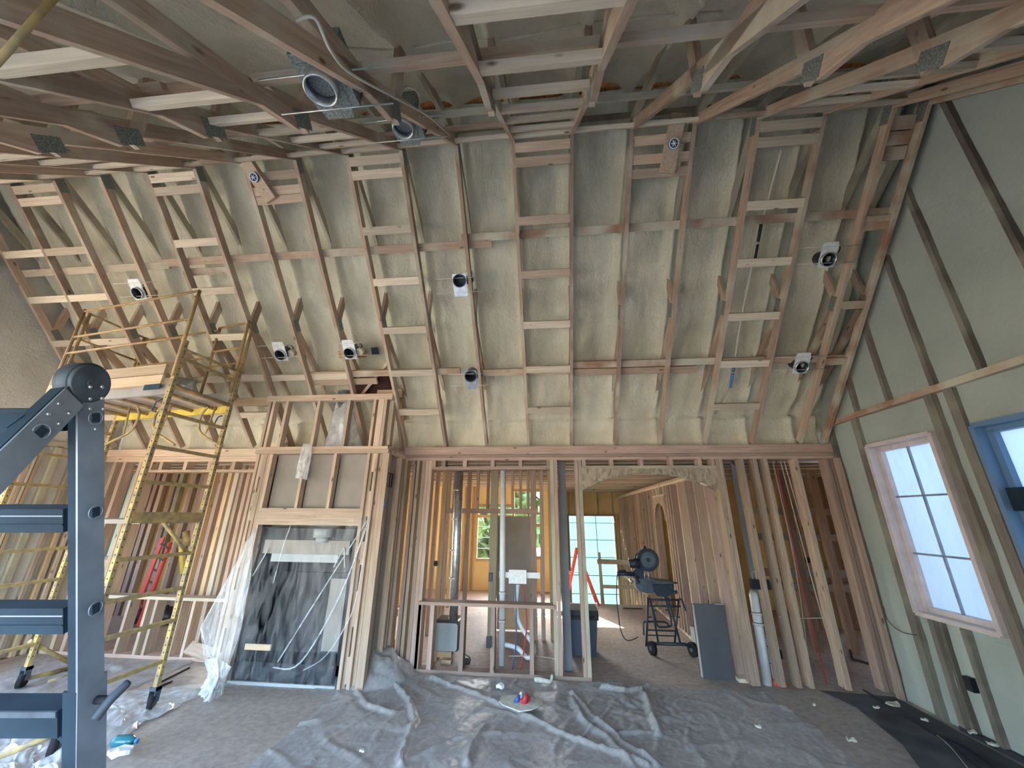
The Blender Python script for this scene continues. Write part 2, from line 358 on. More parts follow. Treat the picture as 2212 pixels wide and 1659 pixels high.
def gusset(c, ang, a, b, x, parent):
    for sx in (-1, 1):
        Mw = Matrix.Translation((x+sx*.0205, c[0], c[1])) @ Matrix.Rotation(ang, 4, 'X')
        box_obj('gusset_plate', .003, a, b, M_PLATE, parent, Mw)
KN = len(TX)
for k, x in enumerate(TX):
    t = empty('roof_truss', (x, YW, HP), ceiling)
    wm = W_CHORD if k < KN-1 else W_RED
    c0 = Vector((x, YW, HP))+N1*.0445; c1 = Vector((x, YK, HK))+N1*.0445
    beam('chord', c0-U1*(-.02), c1+U1*.03, .038, .089, wm, t)
    k0 = Vector((x, YK, HK))+N2*.0445
    beam('chord', k0-U2*.02, k0+U2*4.1, .038, .089, wm, t)
    webs = [((YK+.02, HK+.10), (4.28, 4.86)), ((4.27, 4.90), (4.20, 4.19)), ((4.26, 4.17), (5.32, 3.52)), ((5.0, 3.36), (5.50, 2.80)), ((YK-.02, HK+.10), (1.53, 4.86)), ((1.54, 4.90), (1.61, 4.17)), ((1.55, 4.14), (.50, 3.50))]
    for j, (a, b) in enumerate(webs):
        if j == 3 and (k % 2 == 0 or k > 9): continue
        beam('web', (x, *a), (x, *b), .038, .089, W_GREY if j in (0, 4) else W_CHORD, t)
    gusset((YK+.06, HK+.02), math.pi/2-A1, .10, .20, x, t)
    gusset((4.24, 4.22), math.pi/2-A1, .09, .17, x, t)
    gusset((1.58, 4.20), math.pi/2+A2, .10, .17, x, t)
    # foam-wrapped rib root where the web enters the foam
def slope_pt(x, t, off): return Vector((x, YW, HP))+U1*(L1*t)+N1*off
def near_pt(x, t, off): return Vector((x, YK, HK))+U2*(L1*t)+N2*off
# flat 2x4 blocking between pairs of trusses
def blk(i, tt, near=False, m=W_PALE, w=.089, off=.019, frac=(0, 1)):
    xa = X0+S*i+.019; xb = X0+S*(i+1)-.019; xa, xb = xa+(xb-xa)*frac[0], xa+(xb-xa)*frac[1]
    f = near_pt if near else slope_pt
    a = f(xa, tt, off); b = f(xb, tt, off)
    return beam('blocking', a, b, w, .038, m, ceiling, side=(U2 if near else U1))
for i in (-3, 0, 4, -7, -10, -11):
    for tt in (.983, .947, .793, .637, .473, .314, .155):
        if i == -11 and tt > .9: continue
        if i == -3 and tt < .2: blk(i, tt, m=W_PALE); continue
        blk(i, tt, m=(W_PALE if i < 0 or i == 4 else W_CLEAN if tt > .5 else W_PALE))
for i in (-3, 0, 4, -7, -10):
    for tt in (.03, .145, .265, .375, .50, .635, .80): blk(i, tt, True, off=.025)
# lateral braces behind the inner chords
for (xa, xb, tt, off, m) in ((XL, -4.85, .728, .108, W_PALE), (-4.95, -.63, .735, .108, W_CHORD), (-.98, XR, .755, .11, W_RED), (-4.6, -4.0, .70, .11, W_CHORD),
                             (XL, -2.75, .30, .108, W_PALE), (-2.7, -1.2, .308, .108, W_CHORD), (-.95, .33, .298, .108, W_CHORD), (.28, 2.15, .318, .108, W_RED), (.28, 1.9, .29, .110, W_CHORD), (2.2, XR, .315, .108, W_RED),
                             (-3.39, -2.40, .277, .108, W_CLEAN), (-3.39, -2.40, .307, .112, W_CLEAN)):
    beam('lateral_brace', slope_pt(xa, tt, off), slope_pt(xb, tt, off), .089, .038, m, ceiling, side=U1)
for (xa, xb, tt, off, m) in ((XL, -2.0, .27, .11, W_CHORD), (-2.2, 3.0, .262, .11, W_GREY), (-2.3, XR, .60, .11, W_CHORD), (XL, -2.0, .61, .11, W_CHORD), (-2.0, -.3, .08, .11, W_CHORD)):
    beam('lateral_brace', near_pt(xa, tt, off), near_pt(xb, tt, off), .089, .038, m, ceiling, side=U2)
beam('ridge_brace', (XL, YK-.03, HK+.16), (XR, YK-.03, HK+.16), .038, .089, W_GREY, ceiling, side=(0, 1, 0))
for i in range(-11, 6):   # short blocks along the peak
    beam('blocking', (X0+S*i+.02, YK-.10, HK-.055), (X0+S*(i+1)-.02, YK-.10, HK-.055), .089, .038, W_PALE if i % 3 else W_CHORD, ceiling, side=U2)
for i in (5,):
    for tt in (.31, .495, .72, .735): beam('blocking', slope_pt(X0+S*6+.02, tt, .05), slope_pt(3.63, tt, .05), .089, .038, W_RED, ceiling, side=U1)
    for tt in (.90, .935, .97): beam('blocking', slope_pt(X0+S*6+.02, tt, .10), slope_pt(3.63, tt, .10), .12, .038, W_RED, ceiling, side=U1)
# fan boards near the peak: a wide plank hung between two trusses with a round blue box
def fan_board(i, px, py, ang, label):
    c = on_slope(px, py, -.02)
    t = empty('fan_mount', c, None, label=label, cat='fan mount')
    Mw = Matrix((Vector((1, 0, 0)), U1, -N1.copy())).transposed().to_4x4(); Mw = Matrix((Vector((1, 0, 0)), U1, Vector((1, 0, 0)).cross(U1))).transposed().to_4x4()
    R = Matrix.Translation(c) @ Mw @ Matrix.Rotation(ang, 4, 'Z')
    box_obj('mount_plank', .14, .52, .075, W_CLEAN, t, R)
    nrm = -N1
    mb = MB(); cc = c+nrm*.04; mb.tube([cc, cc+nrm*.02], .052, 20); o = mb.build('fan_box', M_CABLEBL, t)
    mb = MB(); disc_ring(mb, cc+nrm*.02, nrm, .04, .052, .006)
    for a in (0, 1, 2): 
        e = Vector((1, 0, 0))*math.cos(a*2.1)+U1*math.sin(a*2.1); mb.tube([cc+nrm*.025-e*.03, cc+nrm*.03+e*.03], .005, 5)
    mb.build('box_wiring', M_WHITE, o)
    return t
fan_board(-5, 556, 384, .42, 'wooden fan plank with round blue box high on the left part of the slope')
fan_board(2, 1452, 312, -.12, 'wooden fan plank with round blue box high right of the vault middle')
for (i, tt) in ((-5, .965), (-5, .925), (-5, .90), (2, .975), (2, .93), (2, .895)):
    blk(i, tt, m=W_CLEAN, off=.03)
# ------------------------------------------------------------------ recessed can lights
def can_light(c, nrm, up, label, dark=False, hang=.0, bars=.60, tilt=0):
    x = Vector((1, 0, 0)); c = Vector(c)
    t = empty('can_light', c, None, label=label, cat='can light', group='recessed can lights in the vault')
    z = nrm.normalized(); y = up.normalized()
    Mw = Matrix((x, y, x.cross(y))).transposed().to_4x4(); Mw.translation = c-z*.004
    R = Mw
    oy = .045 if not dark else -.055
    mb = MB(); nn_ = 32; n0 = 0
    def lp(px_, py_, dz): return c+x*px_+y*py_+z*dz
    for dz in (0, .003):
        for k_ in range(nn_):
            a_ = 2*math.pi*k_/nn_; ca, sa = math.cos(a_), math.sin(a_); hx_ = .086; hy0, hy1 = -.135+oy, .135+oy
            s1 = hx_/abs(ca) if abs(ca) > 1e-6 else 9; s2_ = (hy1/sa if sa > 1e-6 else hy0/sa if sa < -1e-6 else 9); s_ = min(s1, s2_)
            mb.v += [lp(.070*ca, .070*sa, dz), lp(s_*ca, s_*sa, dz)]
    for k_ in range(nn_):
        a_, b_ = 2*k_, 2*((k_+1) % nn_); m_ = 2*nn_
        mb.f += [[a_, a_+1, b_+1, b_], [m_+a_, m_+b_, m_+b_+1, m_+a_+1], [a_+1, m_+a_+1, m_+b_+1, b_+1]]; mb.sm += [False]*3
    mb.build('mounting_plate', M_STEEL if dark else (M_PLATE if hang else M_WHITE), t)
    mb = MB(); disc_ring(mb, c-z*.02, z, .070, .078, .055+hang, 28); ring = mb.build('can_rim', M_STEEL if not dark else M_CAST, t)
    mb = MB(); disc_ring(mb, c-z*.14, z, .068, .0705, .165, 28); mb.tube([c-z*.145, c-z*.14], .069, 24); mb.build('can_body', M_CAN, t)
    mb = MB()
    for s_ in (-.085+(.045 if not dark else -.055), .085+(.045 if not dark else -.055)):
        q = c+y*s_; mb.tube([q-x*bars/2, q+x*bars/2], .0045, 6)
    mb.build('hanger_bars', M_CABLE if not hang else M_STEEL, t)
    mb = MB(); p = c-z*.03+y*.09+x*.07; mb.tube(curve_pts([p, p+x*.06+y*.03-z*.02, p+x*.08-y*.03-z*.05, p+x*.03-y*.05-z*.10], 5), .006, 6); mb.build('cable', M_BLACK if not dark else M_CABLE, t)
    mb = MB(); mb.tube([p-z*.02-y*.1+x*.03, p-z*.09-y*.1+x*.03], .05, 18); mb.build('junction_box', M_CAST if dark else M_FOAM, t)
    return t
LB = [((993, 606), 'grey can light upper one beside the middle truss left of the ladder blocking', True),
      ((1017, 812), 'grey can light lower one beside the middle truss left of the ladder blocking', True),
      ((1787, 560), 'can light upper one of the right-hand pair near the gable wall', False),
      ((1730, 792), 'can light lower one of the right-hand pair near the gable wall', False),
      ((756, 762), 'can light above the fireplace framing, right one of two side by side', False),
      ((607, 766), 'can light above the fireplace framing, left one of two side by side', False),
      ((300, 633), 'can light on the left slope above the scaffold guard rail', False)]
for (q, lab, dk) in LB:
    c = on_slope(*q); can_light(c-N1*.0, -N1, U1, lab, dk)
for q, lab, s_ in (((697, 178), 'large galvanised can light hung on two bars under the near slope', 1), ((872, 268), 'smaller-looking galvanised can light deeper under the near slope', 1)):
    d = ray(*q); P0 = KNEE-N2*(-.03); tt = ((P0-CP).dot(N2))/d.dot(N2); c = CP+d*tt
    can_ = can_light(c, Vector((0, 0, -1)), Vector((0, 1, 0)), lab, False, .03, .62)
    par = can_
    MB().box((c.x-.1, c.y-.13, c.z-.0), (c.x+.13, c.y+.13, c.z+.16)).build('housing_box', M_PLATE, can_)
# ------------------------------------------------------------------ back wall of the room (open stud framing)
YB = YW; D6 = .14
wb = empty('wall_back', (0, YB, 0), kind='structure')
def xz(px, py, y=None):
    p = at(px, py, 'y', YB if y is None else y); return p.x, p.z
def studx(name, xa, xb, z0, z1, m, parent, y=None, d=D6):
    y = YB if y is None else y
    return beam(name, ((xa+xb)/2, y+d/2, z0), ((xa+xb)/2, y+d/2, z1), abs(xb-xa), d, m, parent)
ZT = 2.60
block('rim_beam', (-2.22, YB-.02, 2.665), (XR, YB+.12, 2.775), W_PINK, wb)
block('rim_beam', (XL, YB-.02, 2.665), (-4.0, YB+.12, 2.775), W_CLEAN, wb)
for z in (2.585, 2.625):
    block('top_plate', (XL, YB, z), (-2.2, YB+D6, z+.038), W_CLEAN, wb)
    block('top_plate', (-2.2, YB, z), (1.9, YB+D6, z+.038), W_PINK, wb)
    block('top_plate', (1.9, YB, z), (XR, YB+D6, z+.038), W_WALL, wb)
# full-height studs of the middle run, read at picture height y = 1010
ZP = 2.585
for a, b, m in ((862, 869, W_PINK), (873, 880, W_WALL), (891, 898, W_PINK), (900, 906, W_WALL), (912, 919, W_WALL), (919.5, 926, W_PINK), (926.5, 933, W_WALL), (1188, 1195.5, W_GREY), (1196, 1203, W_PINK), (1241, 1248, W_PINK), (1248.5, 1256, W_GREY),
                (1547, 1555, W_WALL), (1555.5, 1563, W_WALL), (1600, 1609, W_WALL), (1629, 1638, W_WALL), (1653, 1661, W_WALL), (1719, 1728, W_WALL), (1786, 1795, W_PINK), (1797, 1803, W_PINK)):
    xa, _ = xz(a, 1010); xb, _ = xz(b, 1010); studx('stud', xa, xb, .038, ZP, m, wb)
xa, _ = xz(1206, 1010); xb, _ = xz(1222, 1010)
studx('steel_post', xa, xb, 0, ZP, M_GREYB, wb, YB+.22, .12)
# middle pony wall with header
hx0, hx1 = xz(933, 1010)[0], xz(1188, 1010)[0]
block('header_plate', (hx0, YB, 2.455), (hx1, YB+D6, 2.493), W_PINK, wb)
for a in (937, 958, 1004, 1064, 1124, 1184): 
    xa, _ = xz(a-4, 1003); xb, _ = xz(a+4, 1003); studx('cripple', xa, xb, 2.493, ZP, W_PINK, wb)
block('sill_plate', (-1.74, YB-.05, .745), (hx1+.02, YB+D6, .783), W_PINK, wb)
block('bottom_plate', (-2.1, YB, 0), (.42, YB+D6, .038), W_PINK, wb)
for a in (906, 932, 999, 1065, 1149):
    xa, _ = xz(a-5, 1350); xb, _ = xz(a+4, 1350); studx('pony_stud', xa, xb, .038, .745, W_PINK, wb)
# arch opening with strand board and checkered blocking
ax0, ax1 = xz(1256, 1010)[0], xz(1548, 1010)[0]
block('header_plate', (ax0, YB, 2.462), (ax1, YB+D6, 2.50), W_GREY, wb)
for a in (1261, 1321, 1386, 1450, 1512, 1540):
    xa, _ = xz(a-4, 1001); xb, _ = xz(a+4, 1001); studx('cripple', xa, xb, 2.50, ZP, W_PINK, wb)
acx = (ax0+ax1)/2; ahw = (ax1-ax0)/2; zc, zt = 2.17, 2.405
def arch_z(x): 
    u = (x-acx)/ahw; R = (ahw**2+(zt-zc)**2)/(2*(zt-zc)); return zt-R+math.sqrt(R*R-(u*ahw)**2)
n = 28; xs = [ax0+(ax1-ax0)*i/n for i in range(n+1)]
for yy in (YB-.004, YB+D6-.008):
    mb = MB(); mb.prism([(x, yy, arch_z(x)) for x in xs]+[(ax1, yy, 2.462), (ax0, yy, 2.462)], (0, .012, 0)); mb.build('arch_panel', M_OSB, wb)
for i in range(1, n-1, 2):
    xa, xb = xs[i], xs[i]+(xs[i+1]-xs[i])*.95
    mb = MB(); mb.prism([(xa, YB+.010, arch_z(xa)+.002), (xb, YB+.010, arch_z(xb)+.002), (xb, YB+.010, arch_z(xb)+.04), (xa, YB+.010, arch_z(xa)+.04)], (0, D6-.02, 0)); mb.build('arch_block', W_PALE, wb)
# left part of the back wall: header, pony wall, cripples
lx0, lx1 = xz(322, 1012)[0], -4.0
block('header_plate', (lx0, YB, 2.425), (lx1, YB+D6, 2.463), W_CLEAN, wb)
for a in (326, 349, 401, 453, 505): 
    xa, _ = xz(a-4, 1003); xb, _ = xz(a+3, 1003); studx('cripple', xa, xb, 2.463, ZP, W_CLEAN, wb)
for a in (245, 266, 300, 318):
    xa, _ = xz(a-4, 1012); xb, _ = xz(a+3, 1012); studx('stud', xa, xb, .038, ZP, W_WALL if a != 266 else W_PINK, wb)
sx0 = lx0+.02
block('sill_plate', (sx0, YB-.04, .70), (-4.05, YB+D6, .738), W_PALE, wb)
block('bottom_plate', (XL, YB, 0), (-3.9, YB+D6, .038), W_PINK, wb)
for a, b in ((262, 267), (297, 314), (320, 329), (372, 386), (400, 415), (430, 438)):
    xa, _ = xz(a, 1350); xb, _ = xz(b, 1350)
    xa, xb = (xa+xb)/2-.02, (xa+xb)/2+.02; studx('pony_stud', xa, xb, .038, .70, W_WALL, wb)
for a, m in ((473, W_WALL), (497, W_SUN), (523, W_PINK), (545, W_WALL)):
    pass
# ------------------------------------------------------------------ right gable wall
wr = tag(MB().grid(lambda u, v: (XR+.045+.02*nz(u*14, v*9, 1)+.006*nz(u*60, v*40, 2), -.35+u*5.95, v*6.0), 150, 150).build('wall_right', M_FOAMW), kind='structure')
# cut the window openings out of the foam sheet
WINR = [(4.05, 4.84, .93, 2.64), (2.55, 3.66, .10, 2.62), (1.1, 2.3, .93, 2.64)]
bm = bmesh.new(); bm.from_mesh(wr.data)
kill = [f for f in bm.faces if any(a-.02 < f.calc_center_median().y < b+.02 and c-.02 < f.calc_center_median().z < d+.02 for a, b, c, d in WINR)]
bmesh.ops.delete(bm, geom=kill, context='FACES'); bm.to_mesh(wr.data); bm.free()
mb = MB(); mb.box((XR+.14, -.4, -1.8), (XR+.2, 1.1, 6.3)).box((XR+.14, 2.3, -1.8), (XR+.2, 2.55, 6.3)).box((XR+.14, 3.66, -1.8), (XR+.2, 4.05, 6.3)).box((XR+.14, 4.84, -1.8), (XR+.2, 5.62, 6.3))
for a, b, c, d in WINR: mb.box((XR+.14, a-.05, -1.8), (XR+.2, b+.05, c)); mb.box((XR+.14, a-.05, d), (XR+.2, b+.05, 6.3))
mb.build('sheathing', M_OSBO, wr)
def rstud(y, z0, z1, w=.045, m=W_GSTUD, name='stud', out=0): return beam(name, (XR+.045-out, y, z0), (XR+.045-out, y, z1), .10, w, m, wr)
ZB = 3.033
beam('band_plate', (XR+.03, -.3, ZB), (XR+.03, 5.42, ZB), .09, .065, W_RED, wr)
def ztop(y): return (HP+(YW-y)*math.tan(A1) if y > YK else HK-(YK-y)*math.tan(A2))
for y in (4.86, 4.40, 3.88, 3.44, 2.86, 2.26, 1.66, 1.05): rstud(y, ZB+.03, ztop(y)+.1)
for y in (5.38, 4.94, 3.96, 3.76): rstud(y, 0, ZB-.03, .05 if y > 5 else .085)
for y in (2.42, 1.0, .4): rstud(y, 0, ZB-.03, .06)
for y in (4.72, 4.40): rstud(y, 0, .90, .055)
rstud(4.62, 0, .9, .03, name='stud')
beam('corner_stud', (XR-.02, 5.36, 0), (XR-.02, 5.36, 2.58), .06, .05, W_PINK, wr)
block('bottom_gap', (XR-.01, -.3, 0), (XR+.05, 4.75, .035), M_FELT, wr)
# outlet box and drooping wire
c = at(2095, 1478, 'x', XR)
mb = MB(); mb.box((XR-.015, c.y-.035, c.z-.055), (XR+.03, c.y+.035, c.z+.055)); tag(mb.build('outlet_box', M_BLACK, None, c), 'black outlet box set in foam below the right window', 'outlet')
# ------------------------------------------------------------------ right windows
def window(name, y0, y1, z0, z1, nmy, nmz, mfr, split=None, film=M_WFILM):
    w = empty(name, (XR, (y0+y1)/2, z0), kind='structure')
    for (a, b) in (((y0, z0), (y0, z1)), ((y1, z0), (y1, z1)), ((y0, z0), (y1, z0)), ((y0, z1), (y1, z1))):
        beam('window_jamb', (XR+.05, *a), (XR+.05, *b), .16, .04, W_CLEAN if mfr is W_CLEAN else mfr, w)
    q = .045
    for (a, b) in (((y0+q, z0+q), (y0+q, z1-q)), ((y1-q, z0+q), (y1-q, z1-q)), ((y0+q, z0+q), (y1-q, z0+q)), ((y0+q, z1-q), (y1-q, z1-q))):
        beam('window_frame', (XR+.09, *a), (XR+.09, *b), .06, .05, mfr, w)
    fx = XR+.085
    for i in range(1, nmy): y = y0+(y1-y0)*i/nmy; beam('muntin', (fx, y, z0+.05), (fx, y, z1-.05), .02, .018, M_ALU, w)
    for i in range(1, nmz): z = z0+(z1-z0)*i/nmz; beam('muntin', (fx, y0+.05, z), (fx, y1-.05, z), .02, .018, M_ALU, w)
    if split: beam('meeting_rail', (XR+.06, y0+.03, split), (XR+.06, y1-.03, split), .09, .18, M_ALUD, w)
    mb = MB().box((XR+.11, y0+.03, z0+.03), (XR+.114, y1-.03, z1-.03)); mb.build('pane', film, w)
    return w
W_FRM = simple('pale rosy window wood', (.60, .52, .52), .5, 0, 8, .12)
window('window_1', 4.05, 4.84, .93, 2.64, 2, 3, W_FRM)
window('window_2', 2.55, 3.66, .10, 2.62, 1, 1, simple('blue grey door paint', (.12, .22, .36), .45), 2.0)
window('window_3', 1.1, 2.3, .93, 2.64, 2, 3, W_FRM)
mb = MB().grid(lambda u, v: (XR-.012-.015*abs(nz(u*5, v*7, 3)), 4.00+u*.90, .86+v*1.84), 16, 26)
tag(mb.build('window_sheet', M_FILM, None, (XR, 4.4, .86)), 'clear plastic sheet stapled over the gridded right window', 'plastic sheet')
# ------------------------------------------------------------------ left wall
WL = [(3.45, 4.48, .35, 2.60), (1.2, 2.9, .35, 2.60), (1.9, 3.5, 3.15, 4.3)]
wl = tag(MB().grid(lambda u, v: (XL-.05-.02*nz(u*14, v*9, 1)-.006*nz(u*50, v*40, 2), -.35+u*5.95, v*6.0), 120, 120).build('wall_left', M_FOAML), kind='structure')
bm = bmesh.new(); bm.from_mesh(wl.data)
kill = [f for f in bm.faces if any(a-.02 < f.calc_center_median().y < b+.02 and c-.02 < f.calc_center_median().z < d+.02 for a, b, c, d in WL)]
bmesh.ops.delete(bm, geom=kill, context='FACES'); bm.to_mesh(wl.data); bm.free()
mb = MB(); mb.box((XL-.2, -.4, -1.8), (XL-.14, 1.2, 6.3)).box((XL-.2, 2.9, -1.8), (XL-.14, 3.55, 3.15)).box((XL-.2, 4.48, -1.8), (XL-.14, 5.6, 6.3)).box((XL-.2, 3.5, 3.15), (XL-.14, 4.42, 6.3)).box((XL-.2, 1.2, 3.15), (XL-.14, 1.9, 6.3)).box((XL-.2, 1.9, 4.3), (XL-.14, 3.5, 6.3))
for a, b, c, d in WL[:2]: mb.box((XL-.2, a-.05, -1.8), (XL-.14, b+.05, c)); mb.box((XL-.2, a-.05, d), (XL-.14, b+.05, 3.15))
mb.build('sheathing', M_OSBO, wl)
for n_, (a, b, c, d) in enumerate(WL):
    w = empty('window_%d' % (n_+14), (XL, (a+b)/2, c), kind='structure')
    for (p, q) in (((a, c), (a, d)), ((b, c), (b, d)), ((a, c), (b, c)), ((a, d), (b, d))): beam('window_frame', (XL-.06, *p), (XL-.06, *q), .14, .05, W_PALE, w)
    for i in (1, 2, 3): beam('muntin', (XL-.1, a, c+(d-c)*i/4), (XL-.1, b, c+(d-c)*i/4), .02, .02, M_ALU, w)
    MB().box((XL-.12, a, c), (XL-.116, b, d)).build('pane', M_GLASS, w)
for y, m, w_ in ((5.38, W_SUN, .05), (5.27, W_CLEAN, .045), (5.16, W_SUN, .05), (5.02, W_WALL, .04), (4.80, W_GREY, .07), (4.62, W_SUN, .03), (4.575, W_PALE, .03), (4.53, W_CLEAN, .04)):
    beam('stud', (XL-.04, y, 0), (XL-.04, y, 2.72), .12, w_, m, wl)
for y in (3.4, 3.0, 2.3, 1.7): beam('stud', (XL-.04, y, 2.72), (XL-.04, y, ztop(y)), .12, .05, W_GREY, wl)
beam('band_plate', (XL-.04, -.3, 2.75), (XL-.04, 5.4, 2.75), .12, .08, W_GREY, wl)
beam('bottom_plate', (XL-.02, -.3, .02), (XL-.02, 5.4, .02), .12, .04, W_PINK, wl)
# ------------------------------------------------------------------ near wall behind the camera, its unseen openings placed to set the daylight
wn_ = empty('wall_front', (0, -.3, 0), kind='structure')
mb = MB()
OP = [(-6.8, -3.0), (-2.4, .2)]
edges = [XL-.2]+[v for o in OP for v in o]+[XR+.2]
for i in range(0, len(edges), 2): mb.box((edges[i], -.42, -.1), (edges[i+1], -.3, 2.9))
for a, b in OP: mb.box((a, -.42, 2.35), (b, -.3, 2.9))
mb.build('foam_panel', M_FOAMW, wn_)
for a, b in OP:
    for x in (a+.02, b-.02): beam('door_jamb', (x, -.36, 0), (x, -.36, 2.35), .04, .15, W_CLEAN, wn_)
# ------------------------------------------------------------------ rooms behind: ceiling joists and deck
cb = tag(MB().box((-11, 5.74, 2.86), (-.2, 11.1, 2.90)).box((-.2, 5.74, 2.86), (9, 13.9, 2.90)).build('ceiling', M_OSBO), kind='structure')
y = 5.95
while y < 13.6:
    block('joist', (-10.9 if y < 10.85 else -.2, y, 2.62), (3.6 if y > 9 else 8.8, y+.045, 2.86), W_DARK, cb)
    block('joist_flange', (-10.9 if y < 10.85 else -.2, y-.01, 2.595), (3.6 if y > 9 else 8.8, y+.055, 2.62), W_PALE, cb)
    y += .406
tag(MB().box((-11.2, 5.72, 2.9), (-.25, 11.15, 3.0)).box((-.25, 5.72, 2.9), (9.2, 14, 3.0)).build('roof', M_OSB), kind='structure')
# hall right wall
hw = empty('wall_hall', (2.15, 5.6, 0), kind='structure')
for z in (2.40, 2.44): block('top_plate', (2.15, 5.62, z), (2.29, 13.4, z+.038), W_PALE, hw)
y = 5.80
k = 0
while y < 13.4:
    if not (7.85 < y < 8.75): beam('stud', (2.22, y, 0 if y < 9.7 else -1.4), (2.22, y, 2.40), .14, .04, [W_PINK, W_WALL, W_PINK, W_CLEAN][k % 4], hw)
    y += .40 if y < 7.2 else .30 if y > 8.8 else .15; k += 1
for y in (7.80, 7.86, 8.74, 8.80): beam('stud', (2.22, y, 0), (2.22, y, 2.40), .14, .038, W_PINK, hw)
mb = MB(); pts = [(2.145, 7.85, 1.75)]
for i in range(13):
    a = math.pi*i/12; pts.append((2.145, 8.30-.38*math.cos(a), 1.78+.32*math.sin(a)))
pts += [(2.145, 8.75, 1.75), (2.145, 8.75, 2.22), (2.145, 7.85, 2.22)]
mb.prism(pts, (.012, 0, 0)); mb.build('arch_panel', M_OSB, hw)
block('header_plate', (2.15, 7.85, 2.22), (2.29, 8.75, 2.26), W_PALE, hw)
for y in (7.9, 8.15, 8.4, 8.65): beam('cripple', (2.22, y, 2.26), (2.22, y, 2.40), .14, .038, W_PALE, hw)
block('bottom_plate', (2.15, 5.62, 0), (2.29, 9.7, .038), W_PALE, hw)
block('stair_rail_plate', (2.02, 9.75, .20), (2.14, 13.2, .25), W_PALE, hw)
for i in range(9): beam('baluster', (2.08, 9.9+.38*i, -1.2), (2.08, 9.9+.38*i, .20), .04, .04, W_PALE, hw)
# wall closing the far side behind the hall wall
tag(MB().box((3.6, 9.0, -1.5), (3.7, 13.9, 2.9)).build('wall_hall_outer', M_FOAMY), kind='structure')
# hall end wall with sheeted opening
we = empty('wall_hall_end', (1, 13.5, 0), kind='structure')
ex0, ex1 = at(1229, 1115, 'y', 13.5).x, at(1325, 1115, 'y', 13.5).x; ez = at(1280, 1115, 'y', 13.5).z
mb = MB(); mb.box((-.2, 13.5, -1.5), (ex0, 13.65, 2.86)).box((ex1, 13.5, -1.5), (3.6, 13.65, 2.86)).box((ex0, 13.5, ez), (ex1, 13.65, 2.86)); mb.build('foam_panel', M_FOAMY, we)
for x in (ex0-.03, ex1+.03, ex1+.15): beam('stud', (x, 13.46, -1.5), (x, 13.46, ez+.05), .05, .06, W_PINK, we)
block('header_plate', (ex0-.05, 13.42, ez), (ex1+.05, 13.5, ez+.05), W_PINK, we)
for i in range(4): beam('cripple', (ex0+(ex1-ex0)*i/3, 13.47, ez+.05), (ex0+(ex1-ex0)*i/3, 13.47, 2.6), .04, .05, W_GREY, we)
mb = MB().grid(lambda u, v: (ex0+(ex1-ex0)*u, 13.70+.03*nz(u*4, v*5, 4), -1.5+(ez+1.5)*v), 16, 24)
tag(mb.build('doorway_sheet', M_TEAL, None, ((ex0+ex1)/2, 13.58, -1.5)), 'glowing teal plastic sheet over the far hall opening', 'plastic sheet')
d2 = empty('door_1', ((ex0+ex1)/2, 13.52, -1.5), kind='structure')
for i in range(1, 7): beam('muntin', (ex0, 13.52, -1.5+i*.52), (ex1, 13.52, -1.5+i*.52+.01), .018, .018, M_ALUD, d2)
for i in (1,): beam('muntin', (ex0+(ex1-ex0)*.62, 13.52, -1.5), (ex0+(ex1-ex0)*.60, 13.52, ez), .018, .018, M_ALUD, d2)
tag(MB().box((-.25, 11.05, -1.6), (-.1, 13.6, 2.86)).build('wall_stair_left', M_FOAMY), kind='structure')
# ------------------------------------------------------------------ far kitchen wall (yellow foam) with windows
FY = 10.9
wf = empty('wall_far', (-3, FY, 0), kind='structure')
k0 = at(1031, 1115, 'y', FY); k1 = at(1058, 1210, 'y', FY)
fx0, fx1, fz0, fz1 = k0.x, k0.x+1.0, k1.z, k0.z
t0 = at(1053, 1104, 'y', FY); t1 = at(1101, 1086, 'y', FY)
mb = MB(); mb.box((-5.0, FY, 0), (fx0, FY+.15, 2.86)).box((fx1, FY, 0), (-1.05, FY+.15, 2.86)).box((-.3, FY, 0), (-.1, FY+.15, 2.86)).box((-1.05, FY, 0), (-.3, FY+.15, .8)).box((-1.05, FY, 2.5), (-.3, FY+.15, 2.86)).box((-8.5, FY, 0), (-5.0, FY+.15, .4)).box((-8.5, FY, 2.6), (-5.0, FY+.15, 2.86)).box((fx0, FY, 0), (fx1, FY+.15, fz0)).box((fx0, FY, fz1+.28), (fx1, FY+.15, 2.86)).build('foam_panel', M_FOAMY, wf)
w = empty('window_6', ((fx0+fx1)/2, FY, fz0), kind='structure')
for a, b in (((fx0, fz0), (fx0, fz1+.28)), ((fx1, fz0), (fx1, fz1+.28)), ((fx0, fz0), (fx1, fz0)), ((fx0, fz1), (fx1, fz1)), ((fx0, fz1+.28), (fx1, fz1+.28)), (((fx0+fx1)/2, fz0), ((fx0+fx1)/2, fz1))):
    beam('window_frame', (a[0], FY+.02, a[1]), (b[0], FY+.02, b[1]), .05, .08, W_SUN, w)
for i in (1, 2, 3): beam('muntin', (fx0, FY+.05, fz0+(fz1-fz0)*i/4), (fx1, FY+.05, fz0+(fz1-fz0)*i/4), .018, .018, M_ALU, w)
MB().box((fx0, FY+.07, fz0), (fx1, FY+.074, fz1+.28)).build('pane', M_GLASS, w)
for x in (fx0-.12, fx0-.35, -2.9, -3.4): beam('stud', (x, FY-.02, 0), (x, FY-.02, 2.6), .045, .06, W_SUN, wf)
